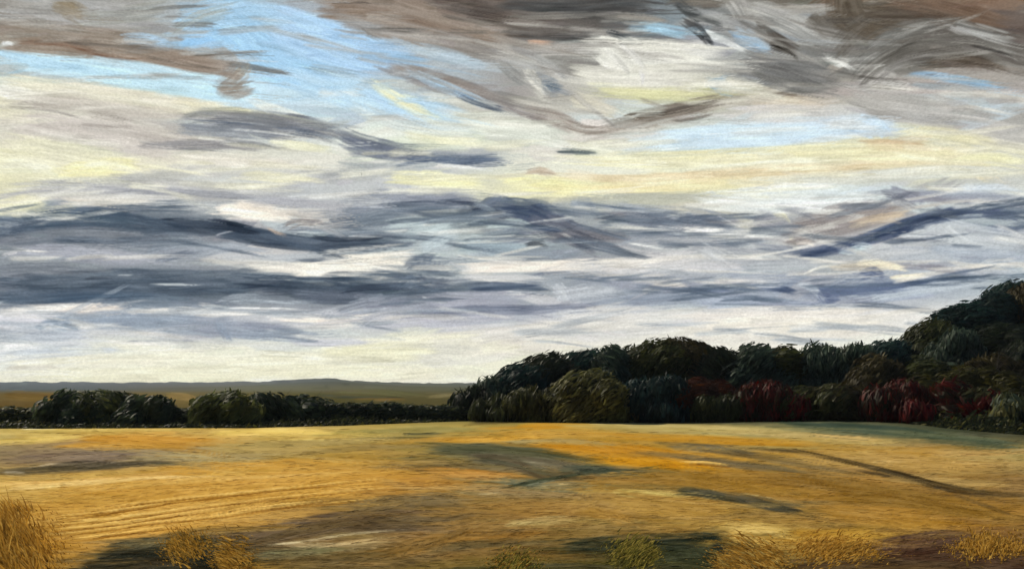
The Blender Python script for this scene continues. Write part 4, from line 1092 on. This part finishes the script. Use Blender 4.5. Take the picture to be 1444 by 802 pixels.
OLIVE = [(70, 72, 42), (58, 62, 40), (84, 82, 48)]
DARK = [(46, 54, 42), (40, 48, 40), (56, 60, 42)]
TEAL = [(38, 62, 64), (34, 52, 54), (50, 72, 70)]
BLUE = [(42, 66, 72), (40, 58, 62), (48, 62, 58)]
BROWN = [(74, 64, 40), (62, 52, 34), (86, 74, 46)]
YELL = [(134, 124, 70), (112, 104, 62), (154, 142, 84), (84, 80, 50), (64, 66, 44)]
RED = [(124, 20, 20), (104, 20, 20), (78, 26, 22), (62, 52, 34), (50, 46, 34)]
GREY = [(72, 84, 74), (60, 72, 64), (86, 98, 88)]
MAROON = [(80, 40, 26), (62, 34, 24), (92, 50, 30)]

def place(kind, cx, top, wpx, Y, cols, hatch, label, cat, group, shape='dome', dens=1.0, fl=0.55, dep=0.8, low=None, fw=0.13, lum=1.0):
    """cx/top/wpx: bearing, top row and width as seen; Y: distance"""
    g = np.random.default_rng(abs(hash((int(cx * 7), int(top * 3), int(Y * 5)))) % 2 ** 31)
    X = (cx - CX) / F * Y
    z = float(height(X, Y)); h = H + (HY - top) / F * Y - z
    w = wpx / F * Y
    if h < 0.6: h = 0.6; print('low', kind, cx)
    root = bpy.data.objects.new(kind, None); COL.objects.link(root)
    root.location = (X, Y, z); root.empty_display_size = 0.5
    root['label'] = label; root['category'] = cat; root['group'] = group
    tree = kind.endswith('tree')
    z0 = (0.15 * h if tree else -0.05 * h) if low is None else low * h
    cname = 'crown' if tree else 'foliage'
    cols = [tuple(np.array(c) * lum) for c in cols]
    crown = crown_mesh(cname, w, max(w * dep, 1.2), h, z0, cols, hatch, g, fl=fl, fw=fw, dens=dens, shape=shape)
    link(cname, crown, FOL, root)
    tname = 'trunk' if tree else 'stem'
    link(tname, trunk_mesh(tname, h, w, (0.028 * h if tree else 0.02 * h), g, 1 if tree else 4), BARK, root)
    return root

GL = 'bushes along the left far edge of the field'
GR = 'trees of the wood on the right'
GF = 'bushes in front of the wood'
GH = 'trees on the wooded rise'
V_, H_, UR, UL = (0.1, 1), (1, 0.1), (0.8, 0.7), (-0.8, 0.7)
# bushes and trees as (bearing, top, width, distance, leaf colours, leaf direction, label, kind)
bushes_left = [
 (112, 551, 96, 100, DARK, UR, 'broad dark green bush, wider half of the round-topped pair at far left', 'hedgerow_bush'),
 (160, 551, 84, 101, OLIVE, UL, 'olive bush between two darker round bushes on the left field edge', 'hedgerow_bush'),
 (208, 555, 66, 99, DARK, UR, 'round dark green bush just left of the gap with pale field behind', 'hedgerow_bush'),
 (314, 553, 84, 100, OLIVE, UR, 'olive-brown round bush just right of the gap with pale field behind', 'hedgerow_bush'),
 (372, 555, 100, 104, DARK, UL, 'dark bush joining the olive-brown round bush to the long low hedge', 'hedgerow_bush'),
 (430, 559, 100, 108, DARK, H_, 'flat-topped dark bush sloping down to the long low hedge', 'hedgerow_bush'),
]
for (cx, top, w, Y, c, ha, lab, k) in bushes_left:
    place(k, cx, top, w * 1.15, Y, c, ha, lab, 'bush', GL, lum=1.45, fw=0.15)

wood = [
 (668, 546, 52, 118, DARK, V_, 'small dark tree at the left end of the wood'),
 (700, 533, 60, 121, GREY, V_, 'low grey-green tree second from the left end of the wood'),
 (735, 514, 66, 122, TEAL, UR, 'teal-dark tree where the wood outline starts to climb'),
 (775, 502, 78, 124, DARK, UR, 'dark rounded tree rising behind the yellow-olive bush'),
 (822, 496, 76, 127, TEAL, UR, 'blue-green tree directly above the yellow-olive bush'),
 (866, 490, 56, 124, GREY, UL, 'narrow tree with a curled top left of the great domed tree'),
 (918, 484, 90, 126, OLIVE, UR, 'left shoulder tree of the great dome, olive and round'),
 (962, 477, 104, 128, BROWN, UL, 'great domed brownish tree, highest in the middle of the wood'),
 (1008, 490, 66, 125, DARK, UL, 'dark tree sloping off the right of the great dome'),
 (1062, 488, 72, 124, GREY, UR, 'grey-green tree right of the dip beside the great dome'),
 (1112, 489, 72, 125, OLIVE, H_, 'flat olive tree midway between the great dome and the rise'),
 (1158, 487, 70, 124, GREY, V_, 'pale-streaked grey-green tree above the olive shrubs'),
 (1200, 485, 56, 122, GREY, V_, 'tree with a pale tuft at its tip left of the dark hollow'),
 (1242, 484, 70, 124, TEAL, UR, 'low teal tree at the foot of the wooded rise'),
]
for (cx, top, w, Y, c, ha, lab) in wood:
    place('woodland_tree', cx, top, w * 1.15, Y, c, ha, lab, 'tree', GR, fl=0.65)

front = [
 (742, 548, 58, 112, YELL[1:] + OLIVE, V_, 'olive bush of upright strokes left of the yellow-olive bush', 'woodland_bush'),
 (700, 560, 60, 113, OLIVE, V_, 'low dark olive bush in front of the left end of the wood', 'woodland_bush'),
 (826, 525, 88, 111, YELL, UR, 'yellow-olive mound-shaped bush, the brightest in front of the wood', 'woodland_bush'),
 (874, 560, 52, 112, BROWN, V_, 'low brown bush right of the yellow-olive bush', 'woodland_bush'),
 (922, 527, 72, 113, BLUE, V_, 'blue-green upright bush below the great domed tree', 'woodland_bush'),
 (985, 534, 74, 114, MAROON, H_, 'reddish brown bush right of the blue-green bush', 'woodland_bush'),
 (1010, 556, 60, 111, OLIVE, V_, 'low olive bush left of the first red bush', 'woodland_bush'),
 (1078, 538, 84, 111, RED, V_, 'dark red bush, first from the left', 'red_bush'),
 (1128, 546, 50, 110, OLIVE, UR, 'olive bush touching the right of the first red bush', 'woodland_bush'),
 (1172, 540, 66, 109, OLIVE + BROWN, UR, 'brown and olive bush midway between two red bushes', 'woodland_bush'),
 (1214, 546, 54, 107, BROWN, UL, 'brownish bush just left of the largest red bush', 'woodland_bush'),
 (1270, 536, 74, 104, RED, V_, 'largest dark crimson bush, below the rise', 'red_bush'),
 (1340, 538, 50, 102, RED, UL, 'narrow crimson bush right of the largest red bush', 'red_bush'),
 (1372, 546, 48, 101, BROWN + OLIVE, UR, 'brown-olive bush between the two narrow red bushes', 'woodland_bush'),
 (1398, 550, 34, 99.5, RED, V_, 'smallest dark red bush, last towards the right', 'red_bush'),
 (1428, 562, 56, 95, YELL[1:] + GREY, V_, 'grey-olive bush of upright strokes at the right corner of the field', 'woodland_bush'),
 (1372, 522, 200, 113, [(86, 78, 36), (74, 68, 34), (64, 60, 32)], H_, 'long low olive bank of scrub above the narrow red bushes', 'woodland_bush'),
 (1490, 558, 80, 93, OLIVE, V_, 'olive bush past the last red bush beyond the field corner', 'woodland_bush'),
]
for (cx, top, w, Y, c, ha, lab, k) in front:
    place(k, cx, top, w * 1.28, Y, c, ha, lab, 'bush', GF, fl=0.62, dens=1.2, shape='dome' if w > 82 else 'flat')

rise = [
 (1262, 477, 60, 134, TEAL, UR, 'lowest tree on the rise, blue-green, left of the rounded one'),
 (1310, 453, 70, 136, OLIVE, UR, 'rounded olive-dark tree with a steep left edge on the rise'),
 (1348, 466, 62, 128, GREY, V_, 'grey-green tree of upright strokes standing before the rise'),
 (1362, 428, 74, 146, TEAL, H_, 'teal tree halfway up the skyline of the rise'),
 (1402, 412, 76, 150, BLUE, H_, 'blue-green tree just below the topmost tree'),
 (1432, 393, 78, 156, TEAL, UR, 'topmost tree of the rise at the right edge'),
 (1470, 402, 90, 150, BROWN, V_, 'brown tree cut by the right edge under the topmost tree'),
 (1412, 455, 84, 136, DARK, H_, 'blackish tree below the blue-green tree on the rise'),
 (1400, 500, 90, 122, BROWN, UL, 'brown-olive tree low on the rise above the narrow red bushes'),
 (1458, 480, 84, 124, DARK, V_, 'blackish tree low on the rise at the right edge'),
 (1240, 507, 70, 118, BROWN, UR, 'low brown tree in the dark hollow left of the rise'),
 (1306, 508, 80, 119, OLIVE, H_, 'wide olive tree under the rounded tree above the largest red bush'),
 (1540, 400, 110, 150, DARK, V_, 'dark tree over the crest of the rise'),
]
for (cx, top, w, Y, c, ha, lab) in rise:
    place('hillside_tree', cx, top, w * 1.12, Y, c, ha, lab, 'tree', GH, fl=0.65, low=0.08)

# hedges: long low things of the same leafy strokes
def hedge(x0, x1, top0, top1, Y0, Y1, cols, label):
    n = max(2, int((x1 - x0) / 26)); g = np.random.default_rng(int(x0 + 999))
    Vs, Fs, Cs, o = [], [], [], 0
    cxm = (x0 + x1) / 2; Ym = (Y0 + Y1) / 2; X0 = (cxm - CX) / F * Ym
    root = {}
    root['label'] = label; root['category'] = 'hedge'; root['group'] = 'low hedges along the far field edge'
    base = np.array([lin(c) for c in cols]) * np.array([1.15, 1.15, 0.85])
    for i in range(n):
        t = (i + .5) / n; px = x0 + (x1 - x0) * t; Y = Y0 + (Y1 - Y0) * t; X = (px - CX) / F * Y
        h = H + (HY - (top0 + (top1 - top0) * t + g.normal(0, 1.2))) / F * Y; r = h * 0.55; wx = (x1 - x0) / n / F * Y * 0.8
        q = ICO_V * np.array([wx, 1.1, h * 0.5]) * 0.85 + np.array([X - X0, Y - Ym, h * 0.42])
        q += ICO_V * (noise(ICO_V[:, :1] * 4 + i * 7, ICO_V[:, 2:] * 4 + i) - .5) * 0.5; q[:, 2] = np.maximum(q[:, 2], 0)
        f3 = ICO_F; Vs.append(q); Fs.append(np.concatenate([f3, f3[:, 2:3]], 1) + o); Cs.append(np.tile(base[0] * .75, (len(q), 1))); o += len(q)
        m = 420
        nr = unit(g.normal(size=(m, 3)) + [0, -.3, .2]); P = np.array([X - X0, Y - Ym, h * 0.42]) + nr * np.array([wx * 1.1, 1.15, h * .55]) * (0.8 + .3 * g.random((m, 1)))
        P[:, 2] = np.maximum(P[:, 2], 0.08)
        Dv = unit(np.array([1.0, 0, 0.25]) + g.normal(0, .3, (m, 3)))
        v, f, c = flakes(P, Dv, unit(nr + g.normal(0, .3, (m, 3))), 0.8 * (0.5 + g.random(m)), 0.2 * (.6 + .8 * g.random(m)), base[g.integers(len(base), size=m)] * (0.5 + 0.9 * g.random((m, 1))))
        Vs.append(v); Fs.append(f + o); Cs.append(c); o += len(v)
    me = bpy.data.meshes.new('foliage'); V = np.concatenate(Vs); me.name = 'hedge'; me.from_pydata(V.tolist(), [], [tuple(dict.fromkeys(q)) for q in np.concatenate(Fs).tolist()])
    set_col(me, np.concatenate(Cs)); o_ = link('hedge', me, FOL, **root); o_.location = (X0, Ym, 0)
hedge(-60, 84, 572, 573, 101, 101, DARK + OLIVE, 'low dark hedge left of all the round-topped bushes')
hedge(228, 290, 573, 573, 100, 100, DARK, 'short low hedge filling the gap between the round-topped bushes')
hedge(425, 668, 565, 573, 106, 116, DARK + [(40, 50, 46)], 'long low dark hedge running to the left end of the wood')

# undergrowth: dark scrub and rank grass along the foot of the wood and hedges (uncountable)
g = np.random.default_rng(5)
n = 30000
pxs = g.random(n) * 1800 - 150
Yd = field_edge(pxs) + g.random(n) ** 1.3 * 14 - 1.0
Xs = (pxs - CX) / F * Yd
zz = height(Xs, Yd)
hh = 0.15 + (0.7 + 0.7 * ss(pxs, 600, 700)) * (0.5 + noise(pxs * 0.05, 0 * pxs)) * g.random(n) * ss(Yd - field_edge(pxs), -1, 5)
P = np.stack([Xs, Yd, zz + hh * g.random(n)], 1)
cols = np.array([lin(c) for c in DARK + OLIVE + [(50, 56, 40), (36, 40, 30)]]) * np.array([0.8, 0.8, 0.58])
D = unit(np.array([0.8, 0, 0.5]) + g.normal(0, .4, (n, 3))); Nn = unit(np.array([0, -1, 0.3]) + g.normal(0, .4, (n, 3)))
v, f, c = flakes(P, D, Nn, 0.6 * (0.5 + g.random(n)), 0.16 * (0.6 + g.random(n)), cols[g.integers(len(cols), size=n)] * (0.5 + 0.8 * g.random((n, 1))))
me = make_mesh('undergrowth', v, f); set_col(me, c)
link('undergrowth', me, FOL, kind='stuff')

# ------------------------------------------------------------------ foreground tufts of long grass
def blades(P, D, ln, wd, cols, curl, g):
    n = len(P); K = 5
    D = unit(D); side = unit(np.cross(D, g.normal(size=(n, 3)) * [1, .3, 0] + [0, 1, 0]))
    V = []
    for k in range(K):
        t = k / (K - 1)
        c = P + D * (ln * t)[:, None] + curl * (ln * t * t)[:, None]
        w = (wd * (1 - 0.85 * t) * 0.5)[:, None]
        V += [c - side * w, c + side * w]
    V = np.stack(V, 1).reshape(-1, 3)
    i = np.arange(n)[:, None] * 2 * K
    Fc = np.concatenate([i + np.array([2 * k, 2 * k + 1, 2 * k + 3, 2 * k + 2]) for k in range(K - 1)], 0)
    return V, Fc, np.repeat(cols, 2 * K, 0)
def at(px, py):   # ground point seen at a photo position
    Y = H * F / (py - HY); return (px - CX) / F * Y, Y
def tuft(x0, x1, y0, y1, n, ln, lean, curl, cols, label, edge=0.0):
    g = np.random.default_rng(int(x0 * 3 + y0))
    n = int(n * 1.8); a, b = 0.5 + g.normal(0, .34, n), 0.5 + g.normal(0, .42, n)
    px = x0 + (x1 - x0) * a; py = np.maximum(y0 + (y1 - y0) * b, 720)
    k = 0.12 + 0.95 * np.exp(-(np.abs(a - .5) * 2.3) ** 2) * (0.55 + 0.7 * noise(a * 9, b * 2))
    Y = H * F / (py - HY); X = (px - CX) / F * Y
    cx, cy = at((x0 + x1) / 2, (y0 + y1) / 2)
    P = np.stack([X - cx, Y - cy, height(X, Y) - 0.02], 1)
    D = np.array(lean) + g.normal(0, .2, (n, 3))
    base = np.array([lin(c) for c in cols]) / LIT
    c = base[g.integers(len(base), size=n)] * (0.8 + 0.3 * g.random((n, 1)))
    v, f, c = blades(P, D, ln * 0.62 * k * (0.3 + .9 * g.random(n)), 0.032 + 0.034 * g.random(n), c, np.array(curl) + g.normal(0, .12, (n, 3)), g)
    me = make_mesh('grass_tuft', v, f); set_col(me, c)
    o = link('grass_tuft', me, GRASS); o.location = (cx, cy, 0)
    o['label'] = label; o['category'] = 'grass tuft'; o['group'] = 'long grass tufts in the foreground'
GOLD = [(206, 158, 72), (190, 142, 60), (218, 174, 90), (172, 128, 58)]
OGR = [(150, 138, 66), (120, 110, 52), (92, 90, 48), (170, 150, 80)]
tuft(-50, 62, 745, 812, 2600, 1.25, (-0.45, 0, 1), (-.1, 0, -.15), GOLD, 'thick sheaf of golden blades leaning left in the bottom left corner')
tuft(228, 300, 758, 784, 700, 0.40, (-.2, 0, 1), (-.3, 0, -.3), GOLD[:2] + [(170, 136, 70)], 'loose golden tuft on the left rim of the bottom left dark hollow')
tuft(300, 362, 772, 812, 800, 0.42, (-.7, 0, .8), (-.2, 0, -.3), GOLD, 'golden tuft sweeping over the right rim of the bottom left dark hollow')
tuft(676, 770, 782, 806, 700, 0.28, (.2, 0, 1), (.3, 0, -.4), OGR + GOLD[3:], 'short olive tuft at the bottom middle of the field')
tuft(858, 926, 770, 792, 800, 0.5, (.5, 0, .9), (.2, 0, -.2), OGR, 'olive tuft fanning right in front of the dark green hollow')
tuft(1010, 1110, 778, 812, 1500, 0.62, (-.6, 0, .9), (-.3, 0, -.4), GOLD + [(214, 184, 110)], 'pale golden tuft arching left beside the dark green hollow')
tuft(1105, 1245, 764, 786, 1300, 0.42, (.3, 0, 1), (.3, 0, -.5), GOLD, 'wide golden tuft above the brown bare strip on the right')
tuft(1340, 1450, 760, 780, 1300, 0.46, (-.15, 0, 1), (.2, 0, -.4), GOLD, 'golden tuft at the right edge near the bottom')

# loose straw lying on the field, following the sweep of the stubble (uncountable)
g = np.random.default_rng(21)
n = 22000
py = HY + 50 + 250 * g.random(n) ** 0.8; pxx = g.random(n) * 1640 - 98
Ys = H * F / (py - HY); Xs = (pxx - CX) / F * Ys
keep = Ys < 92; pxx, py, Xs, Ys = pxx[keep], py[keep], Xs[keep], Ys[keep]; n = len(Xs)
rgbs, hgs = gnd.sample(pxx, py)
ix = np.clip(pxx - gnd.x0, 0, gnd.w - 1).astype(int); iy = np.clip(py - gnd.y0, 0, gnd.h - 1).astype(int)
th = np.arctan2(gnd.dy[iy, ix], gnd.dx[iy, ix])
# a mark sloping by th on the picture of the ground lies along this bearing in the field
dxw = np.cos(th) * Ys / F; dyw = -np.sin(th) * Ys * Ys / (H * F); dxw = dxw + (Xs / Ys) * dyw
D = unit(np.stack([dxw, dyw, 0.0 * dxw], 1)) + g.normal(0, 1, (n, 3)) * [0.10, 0.12, 0.05] + [0, 0, 0.05]
P = np.stack([Xs, Ys, height(Xs, Ys) + hgs * np.clip(Ys * 0.0028, 0.03, 0.14) + 0.008], 1)
ln = Ys * 0.011 * (0.5 + g.random(n)); wd = Ys * 0.0006 * (0.6 + 0.8 * g.random(n))
rgbs = rgbs * 0.93 + rgbs.mean(-1, keepdims=True) * 0.07
cl = lin(np.clip(rgbs + g.normal(8, 6, (n, 1)), 16, 245)) / LIT
v, f, c = flakes(P, unit(D), unit(np.array([0, -.35, 1]) + g.normal(0, .25, (n, 3))), ln, wd, cl, bend=0.12)
me = make_mesh('straw', v, f); set_col(me, c)
link('straw', me, GRASS, kind='stuff')

# ------------------------------------------------------------------ haze
hb = bmesh.new(); bmesh.ops.create_cube(hb, size=1)
for v in hb.verts:
    v.co.x *= 9600; v.co.y *= 9600; v.co.z = -8 if v.co.z < 0 else 48
me = bpy.data.meshes.new('haze'); hb.to_mesh(me); hb.free()
m, N, L = new_mat('evening_haze')
pv = N.new('ShaderNodeVolumePrincipled'); pv.inputs['Color'].default_value = (0.80, 0.86, 1, 1); pv.inputs['Density'].default_value = 0.00004; pv.inputs['Anisotropy'].default_value = 0.2
out = N.new('ShaderNodeOutputMaterial'); L.new(pv.outputs[0], out.inputs['Volume'])
HAZE = True
if HAZE: link('haze', me, m, kind='stuff')

# ------------------------------------------------------------------ light, camera
SUN_AZ, SUN_EL = math.radians(-58), math.radians(40)     # from the upper left, beyond the wood
w = bpy.data.worlds.new('World'); SC.world = w; w.use_nodes = True
nt = w.node_tree; bg = nt.nodes['Background']
st = nt.nodes.new('ShaderNodeTexSky'); st.sky_type = 'NISHITA'; st.sun_disc = False
st.sun_elevation = SUN_EL; st.sun_rotation = SUN_AZ
nt.links.new(st.outputs[0], bg.inputs['Color']); bg.inputs['Strength'].default_value = 0.06
sl = bpy.data.lights.new('sun', 'SUN'); sl.energy = 4.0; sl.angle = math.radians(0.8); sl.color = (1, 0.90, 0.72)
so = bpy.data.objects.new('sun', sl); COL.objects.link(so)
d = np.array([math.sin(SUN_AZ) * math.cos(SUN_EL), math.cos(SUN_AZ) * math.cos(SUN_EL), math.sin(SUN_EL)])
from mathutils import Vector
so.rotation_euler = Vector(d).to_track_quat('Z', 'Y').to_euler(); so.location = (-60, 40, 60)
cam = bpy.data.cameras.new('camera'); co = bpy.data.objects.new('camera', cam); COL.objects.link(co)
cam.sensor_width = 36; cam.lens = 36 * F / 1444; cam.shift_y = (HY - 401) / 1444
cam.clip_end = 30000; cam.clip_start = 0.1
co.location = (0, 0, H); co.rotation_euler = (math.pi / 2, 0, 0)
SC.camera = co
SC.view_settings.view_transform = 'Standard'; SC.view_settings.look = 'None'; SC.view_settings.gamma = 1
SC.view_settings.exposure = EXPO; SC.view_settings.use_curve_mapping = False
SC.cycles.max_bounces = 5; SC.cycles.diffuse_bounces = 2; SC.cycles.volume_bounces = 0
